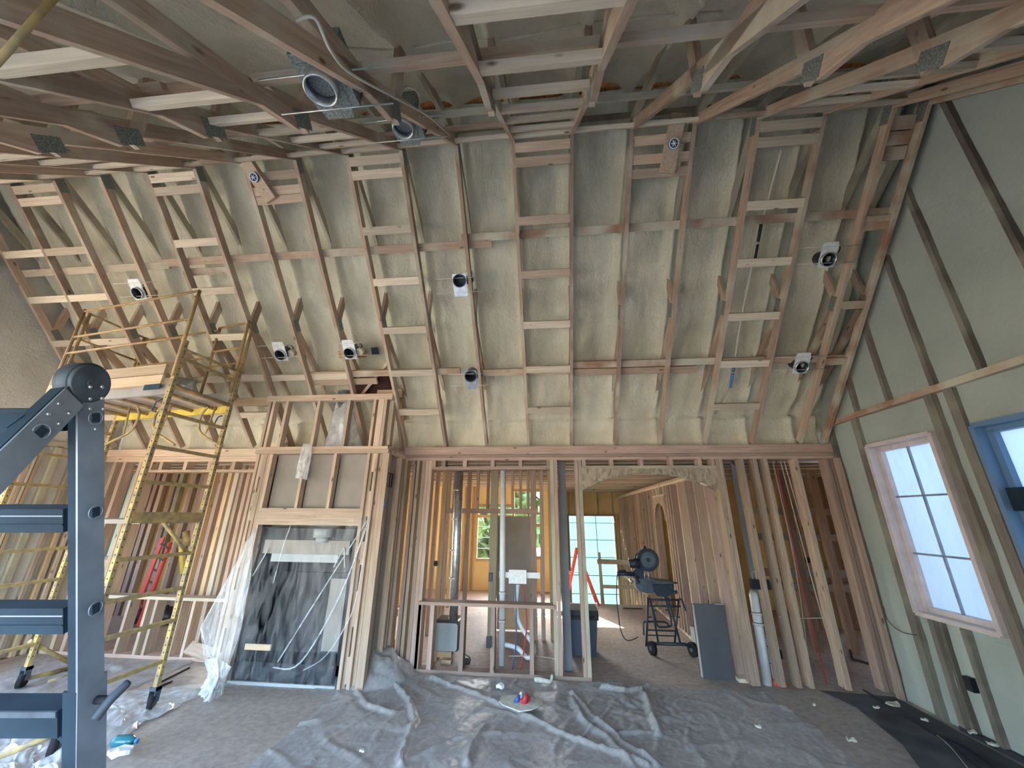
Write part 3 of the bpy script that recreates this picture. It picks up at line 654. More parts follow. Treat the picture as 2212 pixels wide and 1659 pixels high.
# partition studs between (second plane, y about 6.9) with door frames
wp = empty('wall_partition', (-.6, 6.95, 0), kind='structure')
def pst(px0, px1, y, m, z0=0, z1=2.6, ref=1110, par=None, nm='stud'):
    xa = at(px0, ref, 'y', y).x; xb = at(px1, ref, 'y', y).x
    beam(nm, ((xa+xb)/2, y, z0), ((xa+xb)/2, y, z1), abs(xb-xa), .09, m, par or wp)
PY = 6.95
for a, b, m in ((938, 945, W_PINK), (953, 963, W_SUN), (963.5, 970, W_PINK), (1008, 1015, W_WALL), (1060, 1075, W_GREY), (1146, 1158, W_PINK), (1166, 1174, W_PINK), (1184, 1191, W_SUN)): pst(a, b, PY, m)
xa, xb = at(963, 1104, 'y', PY).x, at(1160, 1104, 'y', PY).x; z = at(1060, 1104, 'y', PY).z
block('door_header', (xa, PY-.05, z-.04), (xb, PY+.05, z+.04), W_PINK, wp)
for a in (1052, 1105, 1122, 1138, 1030, 980): pst(a, a+5, PY, W_PINK, z+.04, 2.6, 1060)
pa, pb = at(1076, 1112, 'y', 7.4).x, at(1146, 1112, 'y', 7.4).x
block('wall_panel', (pa, 7.4, .42), (pb, 7.42, at(1100, 1115, 'y', 7.4).z), M_GREYP, wp)
block('wall_panel', (pa+.02, 7.36, .02), (pb+.05, 7.38, .40), W_PLANK, wp)
for a, b, m in ((872, 878, W_SUN), (884, 890, W_PALE), (906, 911, W_SUN), (936, 940, W_PALE), (975, 980, W_PALE), (1188, 1196, W_SUN), (1200, 1206, W_PALE), (1140, 1144, W_PINK)): pst(a, b, 8.9, m, ref=1130)
# pst row seen through the right-hand bays, with racking shelves
wq = empty('wall_pantry', (5, 8.2, 0), kind='structure')
for px in (1648, 1668, 1690, 1703, 1722, 1748, 1762, 1790, 1806): pst(px, px+7, 8.2, [W_PINK, W_SUN, W_DARK][px % 3], ref=1130, par=wq)
for px in (1700, 1770): pst(px, px+14, 6.9, W_DARK, ref=1130, par=wq)
for pz in (1105, 1160, 1236, 1266):
    p = at(1700, pz, 'y', 7.2); block('shelf_board', (p.x-.5, 7.1, p.z-.05), (p.x+1.3, 7.25, p.z+.05), M_GREYP, wq)
w7 = empty('window_7', (5.9, 9.0, .6), kind='structure')
p = at(1788, 1098, 'y', 9.6); q = at(1850, 1330, 'y', 9.6)
mb = MB(); mb.box((3.7, 9.6, -.1), (p.x, 9.75, 2.86)).box((q.x+.6, 9.6, -.1), (9, 9.75, 2.86)).box((p.x, 9.6, p.z), (q.x+.6, 9.75, 2.86)).build('foam_panel', M_FOAMY, wq)
MB().box((p.x, 9.66, 0), (q.x+.6, 9.664, p.z)).build('pane', M_GLASS, w7)
for i in range(1, 4): beam('muntin', (p.x, 9.65, p.z*i/4), (q.x+.6, 9.65, p.z*i/4), .02, .02, M_ALU, w7)
beam('muntin', (p.x+.38, 9.65, 0), (p.x+.38, 9.65, p.z), .02, .02, M_ALU, w7)
# left back room
YL = 7.45
wk = empty('wall_left_room', (-8, YL, 0), kind='structure')
wx0, wx1 = at(240, 1060, 'y', YL).x, at(302, 1060, 'y', YL).x; wz1 = at(270, 1012, 'y', YL).z; wz0 = at(230, 1205, 'y', YL).z
mb = MB(); mb.box((-11, YL, 0), (wx0, YL+.15, 2.86)).box((wx1, YL, 0), (-5.55, YL+.15, 2.86)).box((wx0, YL, 0), (wx1, YL+.15, wz0)).box((wx0, YL, wz1), (wx1, YL+.15, 2.86)).build('foam_panel', M_FOAMY, wk)
w8 = empty('window_8', ((wx0+wx1)/2, YL, wz0), kind='structure')
MB().box((wx0, YL+.05, wz0), (wx1, YL+.054, wz1)).build('pane', M_TEAL2, w8)
for a, b in (((wx0, wz0), (wx0, wz1)), ((wx1, wz0), (wx1, wz1)), ((wx0, wz0), (wx1, wz0)), ((wx0, wz1), (wx1, wz1)), (((wx0+wx1)/2, wz0), ((wx0+wx1)/2, wz1))): beam('window_frame', (a[0], YL, a[1]), (b[0], YL, b[1]), .05, .06, W_PINK, w8)
for px, m in ((312, W_PINK), (322, W_PINK), (333, W_PINK), (347, W_WALL), (372, W_PINK), (384, W_GREY), (412, W_PINK), (430, W_WALL), (438, W_PINK), (463, W_CLEAN)): pst(px, px+8, YL-.06, m, ref=1060, par=wk)
# studs right of the opening, in the plane y = 6
wm = empty('wall_nook', (-5.2, 6.0, 0), kind='structure')
for px, w_, m in ((460, 8, W_SUN), (478, 7, W_PINK), (494, 8, W_SUN), (508, 9, W_PALE), (521, 7, W_WALL), (535, 7, W_PINK), (552, 7, W_WALL), (566, 6, W_PINK)): pst(px, px+w_, 6.05, m, ref=1040, par=wm)
tag(MB().box((-11.1, 5.6, -.1), (-10.95, 13.8, 2.86)).build('wall_outer_left', M_FOAMY), kind='structure')
tag(MB().box((8.8, 5.6, -.1), (8.95, 9.7, 2.86)).build('wall_outer_right', M_FOAMY), kind='structure')

w9 = empty('window_9', (-.67, FY, .8), kind='structure')  # window added to let sun fall on the hall floor
for a, b in (((-1.05, .8), (-1.05, 2.5)), ((-.3, .8), (-.3, 2.5)), ((-1.05, .8), (-.3, .8)), ((-1.05, 2.5), (-.3, 2.5)), ((-1.05, 1.6), (-.3, 1.6))): beam('window_frame', (a[0], FY+.02, a[1]), (b[0], FY+.02, b[1]), .05, .08, W_SUN, w9)
MB().box((-1.05, FY+.07, .8), (-.3, FY+.074, 2.5)).build('pane', M_GLASS, w9)
w10 = empty('window_10', (-6.7, FY, .4), kind='structure')  # wide window added to brighten the back rooms
for x in (-8.5, -7.3, -6.1, -5.0): beam('window_frame', (x, FY+.02, .4), (x, FY+.02, 2.6), .06, .08, W_SUN, w10)
MB().box((-8.5, FY+.07, .4), (-5.0, FY+.074, 2.6)).build('pane', M_GLASS, w10)

tag(MB().box((-11.0, 5.5, -.1), (-9.6, 5.6, 2.86)).box((-8.6, 5.5, -.1), (-7.26, 5.6, 2.86)).box((-9.6, 5.5, 2.2), (-8.6, 5.6, 2.86)).box((-9.6, 5.5, -.1), (-8.6, 5.6, .9)).build('wall_left_room_shield', M_FOAMY), kind='structure')  # unseen wall added to hold sky light out of the left room
tag(MB().box((3.92, 5.5, -.1), (8.9, 5.6, 2.86)).build('wall_pantry_shield', M_FOAMY), kind='structure')  # unseen wall added to keep sky light from flooding the right bay
# ------------------------------------------------------------------ fireplace framing
FYF, FXL, FXR = 4.83, -3.98, -2.15
fp = tag(empty('fireplace_framing', ((FXL+FXR)/2, FYF, 0)), 'tall pine framed fireplace chase standing forward of the back wall', 'fireplace framing')
def fst(x0, x1, z0, z1, m=W_CLEAN, y=FYF, d=.089, nm='stud'): return beam(nm, ((x0+x1)/2, y+d/2, z0), ((x0+x1)/2, y+d/2, z1), abs(x1-x0), d, m, fp)
ZL = 2.62
for x0, x1, y in ((-3.98, -3.942, FYF), (-3.94, -3.902, FYF+.02), (-3.865, -3.827, FYF), (-3.825, -3.787, FYF+.005)):
    fst(x0, x1, .038 if x0 < -3.9 else .0, ZL, W_CLEAN if x0 > -3.95 else W_WALL, y)
fst(-3.785, -3.747, 0, ZL)
for x0, x1, y in ((-2.41, -2.372, FYF), (-2.37, -2.332, FYF+.03), (-2.30, -2.262, FYF), (-2.26, -2.222, FYF+.04), (-2.20, -2.11, FYF)):
    fst(x0, x1, 0, ZL, W_CLEAN if x0 > -2.28 else W_WALL, y)
# spacer blocks between the paired studs, with gaps
for z0, z1 in ((.0, .30), (.55, .95), (1.2, 1.5), (1.75, 2.1), (2.3, 2.6)):
    fst(-3.902, -3.866, z0, z1, W_CLEAN, FYF+.01, nm='spacer'); fst(-2.332, -2.30, z0+.06, z1+.02, W_CLEAN, FYF+.006, nm='spacer')
block('header', (-3.785, FYF-.002, 1.70), (-2.37, FYF+.06, 1.905), W_WALL, fp)
block('chase_sun_stop', (-3.96, YB-.06, 0), (-2.22, YB-.045, 2.6), M_GREYP, fp)  # board added behind the chase to stop sun leaking through
for x in (-3.285, -2.855): fst(x-.019, x+.019, 1.905, 2.60)
block('top_plate', (-4.0, FYF-.02, 2.60), (-2.12, FYF+.10, 2.655), W_CLEAN, fp)
block('top_plate', (-3.98, FYF-.01, 2.657), (-2.14, FYF+.10, 2.695), W_CLEAN, fp)
block('top_plate', (-2.21, FYF+.10, 2.60), (-2.12, YB+.02, 2.655), W_CLEAN, fp)
block('top_plate', (-2.21, FYF+.10, 2.657), (-2.12, YB+.02, 2.695), W_CLEAN, fp)
block('top_plate', (-4.0, FYF+.10, 2.60), (-3.9, YB, 2.655), W_CLEAN, fp)
for x0, x1 in ((-3.75, -3.30), (-3.27, -2.87), (-2.84, -2.41)): block('backing_board', (x0, FYF+.12, 1.90), (x1, FYF+.135, 2.61), M_GREYP, fp)
block('backing_board', (-3.98, FYF+.16, 0), (-3.965, YB, 2.6), M_GREYP, fp)
# right cheek with two grey boards and studs
for y0, y1 in ((FYF+.13, FYF+.30), (FYF+.305, FYF+.44)): block('backing_board', (-2.20, y0, .02), (-2.185, y1, 2.59), M_GREYP, fp)
for y in (FYF+.46, FYF+.56): beam('stud', (-2.155, y, .03), (-2.155, y, 2.6), .09, .036, W_CLEAN, fp)
block('bottom_plate', (-2.21, FYF+.09, 0), (-2.11, YB, .036), W_WALL, fp)
# upper box above the ledge
block('upper_plate', (-4.02, FYF, 3.345), (-2.16, FYF+.09, 3.43), W_CLEAN, fp)
block('upper_plate', (-4.52, FYF+.02, 3.30), (-3.98, FYF+.06, 3.42), W_PLANK, fp)
block('upper_plate', (-2.46, FYF+.14, 3.42), (-2.10, FYF+.18, 3.53), W_PLANK, fp)
for x0, x1 in ((-3.98, -3.942), (-3.92, -3.882), (-3.72, -3.68), (-3.245, -3.205), (-2.80, -2.76), (-2.42, -2.385), (-2.35, -2.27), (-2.265, -2.227)): fst(x0, x1, 2.695, 3.345, W_CLEAN)
beam('rake_brace', (-2.18, FYF+.12, 2.72), (-2.18, FYF+.12, 3.45), .038, .089, W_CLEAN, fp)
beam('rake_brace', (-2.17, FYF+.16, 3.42), (-2.17, YB-.02, 2.74), .038, .089, W_WALL, fp)
block('bottom_plate', (-3.99, FYF, 0), (-3.77, FYF+.089, .036), W_WALL, fp)
block('blocking', (-4.28, FYF+.45, 2.72), (-3.95, FYF+.49, 2.84), W_PALE, fp)
# small black square bracket on the cheek
c = at(835, 1037, 'x', -2.16)
b_ = empty('wall_box_frame', c, None, label='black open square bracket box on the right cheek of the fireplace framing', cat='box frame')
for (dy0, dz0, dy1, dz1) in ((-.075, -.085, .075, -.085), (-.075, .085, .075, .085), (-.075, -.085, -.075, .085), (.075, -.085, .075, .085), (0, -.085, 0, .085)):
    beam('frame_bar', (-2.155+.04, c.y+dy0, c.z+dz0), (-2.155+.04, c.y+dy1, c.z+dz1), .014, .008 if dy0 == 0 == dy1 else .014, M_BLACK, b_)
MB().box((-2.108, FYF+.01, 1.90), (-2.104, FYF+.05, 2.0)).build('tape_patch', M_BLUETAPE, fp)
# ------------------------------------------------------------------ firebox insert
ins = empty('fireplace_insert', (-3.07, FYF+.1, 0), None, label='dark steel fireplace insert under plastic in the pine framing', cat='fireplace')
X0i, X1i, Y0i = -3.72, -2.44, FYF+.07
MB().box((X0i, Y0i+.02, .10), (X0i+.05, Y0i+.45, 1.66)).box((X1i-.05, Y0i+.02, .10), (X1i, Y0i+.45, 1.66)).box((X0i, Y0i+.02, 1.50), (X1i, Y0i+.45, 1.66)).box((X0i, Y0i+.43, .05), (X1i, Y0i+.45, 1.66)).box((X0i, Y0i+.02, .02), (X1i, Y0i+.45, .2)).build('shell', M_INSERT, ins)
MB().prism([(X0i+.12, Y0i+.40, .2), (X1i-.12, Y0i+.40, .2), (X1i-.12, Y0i+.40, 1.1), (X0i+.12, Y0i+.40, 1.1)], (0, .02, 0)).build('liner', M_INSG, ins)
block('hood_panel', (X0i+.06, Y0i, 1.36), (X1i-.08, Y0i+.02, 1.52), M_GREYP, ins)
block('louvre_bar', (X0i+.20, Y0i-.015, 1.27), (X1i-.20, Y0i, 1.36), M_LOUV, ins)
c = Vector((-2.88, Y0i-.0, 1.60)); mb = MB(); mb.tube([c+Vector((0, -.02, .06)), c+Vector((0, -.02, -.04))], .11, 20).tube([c+Vector((0, -.02, -.04)), c+Vector((0, -.02, -.10))], .075, 20); mb.build('flue_collar', M_LOUV, ins)
block('side_panel', (X1i-.42, Y0i+.30, .25), (X1i-.2, Y0i+.31, 1.05), M_GREYP, ins)
for (a, b) in (((X0i+.0, 1.10), (X0i+.14, 1.42)), ((X1i-.24, 1.30-.08), (X1i-.14, 1.45)), ((X1i-.14, 1.45), (X1i-.1, 1.22))): beam('support_rod', (a[0], Y0i-.01, a[1]), (b[0], Y0i-.01, b[1]), .012, .012, M_LOUV, ins)
block('base_bar', (X0i-.02, Y0i-.05, 0), (X1i, Y0i-.03, .03), M_LOUV, ins)
block('crate_slat', (X0i+.10, Y0i-.03, .33), (X0i+.42, Y0i-.01, .39), W_PLANK, ins)
# ------------------------------------------------------------------ plastic drape over the fireplace
def drape(name, rows, ns, m, label, cat, depth=.05, seed=0, amp=.02, nu=60, nv=44, off=None):
    """rows: list of polylines (px,py,y) from top to bottom; surface lofted through them"""
    R = [[at(p[0], p[1], 'y', p[2]) for p in r] for r in rows]
    def lin(r, u):
        k = u*(len(r)-1); i = min(int(k), len(r)-2); return r[i].lerp(r[i+1], k-i)
    def fn(u, v):
        k = v*(len(R)-1); i = min(int(k), len(R)-2); p = lin(R[i], u).lerp(lin(R[i+1], u), k-i)
        w = amp*(nz(u*9+seed, v*2.2+u*4, seed)+.7*abs(nz(u*17, v*5+u*9, seed+3))+.3*nz(u*40, v*14, seed+5))*(.3+.9*v)
        return (p.x+.4*w, p.y-abs(w)*1.4, p.z+.3*w)
    mb = MB().grid(fn, nu, nv); o = mb.build(name, m, None, R[-1][len(R[-1])//2]); return tag(o, label, cat)
yf = FYF-.03
drape('fireplace_drape', [
    [(552, 1141, yf), (635, 1129, yf), (720, 1122, yf), (798, 1117, yf)],
    [(505, 1245, yf-.06), (600, 1245, yf-.02), (690, 1240, yf-.02), (775, 1215, yf)],
    [(434, 1356, yf-.18), (560, 1360, yf-.06), (665, 1350, yf-.04), (752, 1340, yf-.01)],
    [(455, 1425, yf-.14), (525, 1432, yf-.06), (640, 1438, yf-.05), (722, 1445, yf-.02)],
    [(470, 1488, yf-.1), (525, 1480, yf-.12), (640, 1486, yf-.12), (735, 1482, yf-.08)]], 0, M_FILM,
    'clear wrinkled plastic sheet hung over the dark fireplace insert', 'plastic sheet', amp=.035, nu=90, nv=70)
# long taut folds of the drape
mb = MB()
for pts, r in (([(796, 1120, yf-.02), (700, 1270, yf-.06), (600, 1430, yf-.08)], .010), ([(797, 1122, yf-.02), (735, 1285, yf-.05), (650, 1430, yf-.08), (590, 1442, yf-.1)], .012), ([(798, 1123, yf-.02), (770, 1290, yf-.03), (742, 1360, yf-.05), (700, 1420, yf-.08), (655, 1448, yf-.1)], .009),
               ([(552, 1142, yf-.02), (530, 1235, yf-.05), (522, 1345, yf-.08)], .010), ([(552, 1142, yf-.02), (500, 1235, yf-.1), (436, 1352, yf-.2)], .008), ([(434, 1356, yf-.2), (450, 1410, yf-.2), (470, 1440, yf-.16), (468, 1485, yf-.14)], .010), ([(628, 1135, yf-.02), (612, 1180, yf-.04), (590, 1260, yf-.05)], .007)):
    mb.tube(curve_pts([at(p[0], p[1], 'y', p[2]) for p in pts], 6), r*.8, 5)

wing = [at(p[0], p[1], 'y', yf-p[2]) for p in ((552, 1141, .02), (500, 1240, .10), (434, 1356, .20), (448, 1418, .18), (468, 1486, .14))]
inner = [at(p[0], p[1], 'y', yf-p[2]) for p in ((556, 1141, .02), (545, 1240, .05), (525, 1350, .06), (505, 1420, .08), (486, 1486, .12))]
def wf_(u, v):
    k = v*4; i = min(int(k), 3); a = wing[i].lerp(wing[i+1], k-i); b = inner[i].lerp(inner[i+1], k-i); p = a.lerp(b, u); w = .035*abs(nz(u*7+v*2, v*4, 3))+.02*abs(nz(u*19, v*6, 5)); return (p.x, p.y-w-.01, p.z)
MB().grid(wf_, 36, 44).build('gathered_edge', M_FILMG, [o for o in COL.objects if o.name == 'fireplace_drape'][0])
mb.build('fold', M_FILMW2, [o for o in COL.objects if o.name == 'fireplace_drape'][0])
drape('drape_tail', [[(440, 1425, yf-.2), (470, 1420, yf-.25), (500, 1440, yf-.2)], [(452, 1460, yf-.2), (474, 1465, yf-.3), (485, 1470, yf-.2)], [(430, 1500, yf-.25), (455, 1515, yf-.45), (485, 1500, yf-.25)]], 0, M_FILMW, 'bunched white plastic tail on the floor at the left foot of the fireplace', 'plastic sheet', amp=.06, seed=9, nu=30, nv=24)
# ------------------------------------------------------------------ wrapped flue and hole in the ceiling foam, drawn with dark panels
mb = MB()
ft = at(745, 845, 'y', 5.1); fb = at(742, 960, 'y', 5.1); fb.z = 2.71
pr_ = []
for j in range(13):
    t = j/12; r = .10+.17*(1-t)**1.4 if t > .0 else .27
    for k in range(28):
        a = 2*math.pi*k/28; w = 1+.10*math.sin(a*5+t*3)*(1-t)+.05*nz(a, t*5, 2); c_ = fb.lerp(ft, t); mb.v.append(c_+Vector((math.cos(a)*r*w, math.sin(a)*r*.7*w, 0)))
for j in range(12):
    for k in range(28):
        a = j*28+k; b = j*28+(k+1) % 28; mb.f.append([a, b, b+28, a+28]); mb.sm.append(True)
mb.f.append([12*28+k for k in range(28)]); mb.sm.append(True)
fl = tag(mb.build('wrapped_flue', M_FILMW, None, fb), 'flue pipe wrapped in milky plastic behind the upper pine studs', 'flue pipe')
mb = MB(); mb.tube([fb, ft-Vector((0, 0, .03))], .095, 20); mb.build('flue_pipe', M_STEEL, fl)
for j in range(5):
    mb = MB(); disc_ring(mb, fb.lerp(ft, .12+j*.18), (0, 0, 1), .094, .102, .012); mb.build('pipe_band', M_STEEL, fl)
drape('plastic_scrap', [[(655, 958, FYF-.04), (674, 960, FYF-.04)], [(650, 975, FYF-.06), (674, 975, FYF-.06)], [(643, 1005, FYF-.05), (671, 1002, FYF-.06)], [(638, 1033, FYF-.05), (663, 1037, FYF-.04)]], 0, M_FILMW, 'crumpled strip of plastic hanging from the fireplace ledge', 'plastic strip', amp=.03, seed=4, nu=14, nv=20)
hx = slope_pt(-2.75, .30, .42)
hole = empty('ceiling_opening', hx, None, kind='structure')
E1 = Vector((1, 0, 0))
Mw = Matrix((E1, U1, E1.cross(U1))).transposed().to_4x4(); 
for (cx, tt, w_, h_, off, m, nm) in ((-2.62, .235, .62, .42, .28, simple('chimney void shade', (.05, .02, .015), .9), 'void_shade_panel'), (-2.80, .365, .40, .10, .33, M_OSBO, 'sheathing_patch'), (-2.28, .14, .14, .5, .33, M_OSBO, 'sheathing_patch'), (-2.45, .375, .10, .10, .33, M_INSERT, 'void_shade_panel')):  # dark panels paint the shade of the hole; foam is not cut
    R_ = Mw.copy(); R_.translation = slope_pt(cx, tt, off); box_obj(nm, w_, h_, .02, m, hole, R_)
beam('trimmer', slope_pt(-2.95, .15, .2), slope_pt(-2.2, .35, .22), .04, .06, W_RED, hole)
# ------------------------------------------------------------------ rolling scaffold
AX, AY, BY, LX = -3.95, 3.40, 4.17, -5.85
dyL = .29
def SP(f, g, z):
    """f 0 right end .. 1 left end, g 0 near .. 1 far"""
    return Vector((AX+(LX-AX)*f, AY+(BY-AY)*g+dyL*f, z))
sf = empty('scaffold_tower', SP(.5, .5, 0), None, label='yellow rolling scaffold tower with guard rails behind the ladder', cat='scaffold')
def leg(f, g, z0, z1, m=M_YELLOW):
    mb = MB(); p, q = SP(f, g, z0), SP(f, g, z1); 
    x = Vector((1, 0, 0)); o = beam('leg', p, q, .042, .042, m, sf)
    hb = MB(); z = z0+.12
    while z < z1-.05:
        c = SP(f, g, z); hb.box(c-Vector((-.0212, .006, .006)), c+Vector((.0222, .006, .006))); hb.box(c-Vector((.006, .0222, .006)), c+Vector((.006, -.0212, .006))); z += .065
    hb.build('pin_hole', M_BLACK, o); tag([x for x in COL.objects if x.name.startswith('pin_hole')][-1], kind='stuff')
    return o
leg(0, 0, .18, 3.62); leg(0, 1, .18, 3.66); leg(1, 0, .18, 3.3); leg(1, 1, .18, 3.3)
def rt(name, a, b, r, m=M_YELLOW, sq=False):
    if sq: return beam(name, a, b, r*2, r*2, m, sf)
    return MB().tube([a, b], r, 10).build(name, m, sf)
zr = [at(356, 891, 'x', AX).z, at(328, 963, 'x', AX).z, at(304, 1040, 'x', AX).z, at(247, 1211, 'x', AX).z, at(226, 1302, 'x', AX).z, at(222, 1395, 'x', AX).z, at(240, 1480, 'x', AX).z, 3.42]
zr[5] = .78; zr[6] = .42
for f in (0, 1):
    for z in zr: rt('rung', SP(f, 0, z), SP(f, 1, z), .017, M_YELLOW, True)
zb = at(280, 1118, 'x', AX).z
block('mid_platform', (LX+.1, AY+.02+dyL*.5, zb-.06), (AX-.06, BY-.1+dyL*.5, zb-.02), M_GREYP, sf)
beam('mid_beam', SP(0, 0, zb), SP(0, 1, zb), .05, .10, M_YELLOW, sf)
beam('mid_beam', SP(1, 0, zb), SP(1, 1, zb), .05, .10, M_YELLOW, sf)
rt('mid_brace', SP(0, .45, zb-.05), SP(0, .93, zb-.36), .018)
# deck
zd = 3.06
beam('side_beam', SP(0, 1, zd), SP(1, 1, zd), .035, .11, M_YB, sf, side=(0, 1, 0))
beam('side_beam', SP(0, 0, zd), SP(1, 0, zd), .035, .11, M_GREYP, sf, side=(0, 1, 0))
for k in range(5): rt('deck_bearer', SP(.10+.2*k, 0, zd), SP(.10+.2*k, 1, zd), .020)
mb = MB(); mb.prism([SP(.02, .02, zd+.03), SP(.98, .02, zd+.03), SP(.98, .98, zd+.03), SP(.02, .98, zd+.03)], (0, 0, .018)); mb.build('deck_board', simple('worn deck board', (.44, .36, .31), .8, 0, 5, .3), sf)
for f in (0, 1): rt('deck_frame', SP(f, 0, zd+.04), SP(f, 1, zd+.04), .022, M_YRAIL)
for k, z in enumerate((zd+.10, zd+.22)): beam('toe_plank', SP(.05, -.05, z), SP(.98, -.05, z+.02), .03, .11, W_PLANK, sf, side=(0, 1, 0))
beam('toe_plank', SP(.0, 1.0, zd+.14), SP(.85, 1.0, zd+.14), .03, .14, W_RED, sf, side=(0, 1, 0))
beam('plank_sticker', SP(.04, -.075, zd+.02), SP(.16, -.075, zd+.02), .004, .06, M_ALUD, sf, side=(0, 1, 0))
# guard rails
zt_, zm_, zl_ = 4.24, 3.88, 3.66
for (f, g, z0, z1) in ((0, -.03, 3.2, 4.24), (0, 1.04, 3.2, 4.26), (0, .94, 3.25, 4.26), (.28, 1, 3.2, 4.24), (1, 0, 3.2, 4.27), (1, .08, 3.2, 4.25), (1, .98, 3.2, 4.25), (.98, 1.0, 3.2, 4.24)):
    rt('rail_post', SP(f, g, z0), SP(f, g, z1), .017, M_YRAIL)
for z in (zt_, zm_, zl_):
    rt('guard_rail', SP(0, -.03, z), SP(1, 0, z), .014, M_YRAIL)
    rt('guard_rail', SP(0, .96, z), SP(.28, 1, z), .014, M_YRAIL)
for z in (4.20, 3.80): rt('guard_rail', SP(.28, 1, z), SP(1, 1, z), .013, M_YRAIL)
for z in (zt_, zm_, 3.5): rt('guard_rail', SP(1, .06, z), SP(1, .98, z), .013, M_YRAIL)
rt('guard_rail', SP(0, .02, 3.52), SP(0, 1, 3.55), .016)
# looped access rungs below the deck
for f, s in ((.30, 1), (.52, -1), (.06, 1)):
    p = SP(f, .5 if f > .2 else .75, zd-.02); mb = MB()
    mb.tube(curve_pts([p, p+Vector((-.06*s, 0, -.12)), p+Vector((-.02*s, 0, -.30)), p+Vector((.18*s, 0, -.42)), p+Vector((.30*s, 0, -.48))], 5), .013, 8)
    mb.tube([p+Vector((.10*s, 0, .0)), p+Vector((.06*s, 0, -.33))], .010, 6); mb.build('hook_bracket', M_YELLOW, sf)
for f, g in ((.04, .0), (.02, .95)):
    p = SP(f, g, zd-.1); MB().tube(curve_pts([p, p+Vector((-.05, 0, -.02)), p+Vector((-.07, 0, -.12)), p+Vector((-.02, 0, -.14))], 4), .008, 6).build('locking_pin', M_CAST, sf)
# casters
for f, g in ((0, 0), (0, 1), (1, 0), (1, 1)):
    c = SP(f, g, .075); mb = MB().tube([c-Vector((.02, .012, 0)), c+Vector((.02, .012, 0))], .075, 20); w_ = mb.build('caster_wheel', M_RUBBER, sf)
    MB().box(c+Vector((-.035, -.03, .0)), c+Vector((-.027, .03, .13))).box(c+Vector((.027, -.03, .0)), c+Vector((.035, .03, .13))).box(c+Vector((-.035, -.035, .10)), c+Vector((.035, .035, .13))).build('caster_fork', M_CAST, w_)
# bucket and gear on the deck
c = SP(.10, .35, zd+.05); MB().tube([c, c+Vector((0, 0, .16))], [.09, .11], 20).build('deck_bucket', M_STEEL, None, c)
tag([o for o in COL.objects if o.name == 'deck_bucket'][0], 'small grey pail standing on the scaffold deck', 'pail')
# saw-horse like brace frame behind the tower
sh = empty('brace_frame', (-5.3, 4.9, 0), None, label='low yellow steel brace frame lying behind the scaffold on the plastic', cat='brace frame')
def q_(px, py, y): return at(px, py, 'y', y)
for a, b, r in (((64, 1385, 4.42), (154, 1433, 4.9), .022), ((36, 1472, 4.42), (148, 1444, 4.9), .022), ((160, 1425, 4.9), (138, 1505, 4.9), .026), ((95, 1503, 4.6), (157, 1458, 4.8), .020), ((0, 1634, 3.3), (115, 1588, 3.4), .022)):
    A, B = q_(*a), q_(*b); A.z = max(A.z, r); B.z = max(B.z, r); MB().tube([A, B], r, 8).build('brace_tube', M_YELLOW, sh)
# ------------------------------------------------------------------ foreground folding ladder
D0 = 1.19
def LP(px, py, dz=0.0, D=D0):
    d = ray(px, py); return CP+d*(D+dz)
top = LP(190, 812); 
lad = empty('folding_ladder', LP(190, 1659), None, label='large blue grey aluminium folding ladder with rounded hinge in the left foreground', cat='ladder')
XD, ZD, DD = RT, UP, FW   # ladder plane axes: the section leans with the camera's tilt, about 19 degrees off vertical
def bar(name, a, b, w, d, m, side): return beam(name, a, b, w, d, m, lad, side=side)
ra, rb = LP(156, 845), LP(156, 1500)
def chan(name, p, q, wdt, dpt, m1, m2, side, par=None, th=.006):
    """C-section rail: web + two flanges; side = outward direction"""
    s = Vector(side).normalized(); z = (q-p).normalized(); dp = s.cross(z).normalized()
    if dp.dot(FW) < 0: dp = -dp
    o = beam(name, p+s*(wdt/2)+dp*(dpt/2), q+s*(wdt/2)+dp*(dpt/2), th, dpt, m1, par or lad, side=s)
    beam('rail_flange', p+dp*.003, q+dp*.003, wdt, th, m2, o, side=s); beam('rail_flange', p+dp*(dpt-.003), q+dp*(dpt-.003), wdt, th, m2, o, side=s)
    return o
r1 = chan('side_rail', ra, rb, .028, .078, M_ALU, M_ALUD, RT)
r2 = chan('side_rail', LP(150, 1496), LP(146, 1800), .044, .088, M_ALU, M_ALUD, RT)
# holes, rivets on the web of the rail
def web_pt(py, fr=.5):
    z0 = LP(156, py); return z0+RT*.0305+FW*(.078*fr)
for py in (905, 1115, 1330):
    c = web_pt(py); o = box_obj('rung_hole', .002, .022, .030, M_ALUD, lad, Matrix((RT, FW, UP)).transposed().to_4x4()); 
    Mw = Matrix((RT, FW, UP)).transposed().to_4x4(); Mw.translation = c+RT*.001; o.matrix_basis = WM[lad].inverted() @ Mw
    mb = MB(); disc_ring(mb, c, RT, .019, .0225, .002, 20); mb.build('hole_lip', M_ALU, lad)
for (py, fr) in ((836, .3), (836, .75), (862, .3), (862, .75), (884, .3), (886, .8), (930, .5)):
    c = web_pt(py, fr); MB().tube([c, c+RT*.004], [.007, .003], 10).build('rivet', M_STEEL, lad)
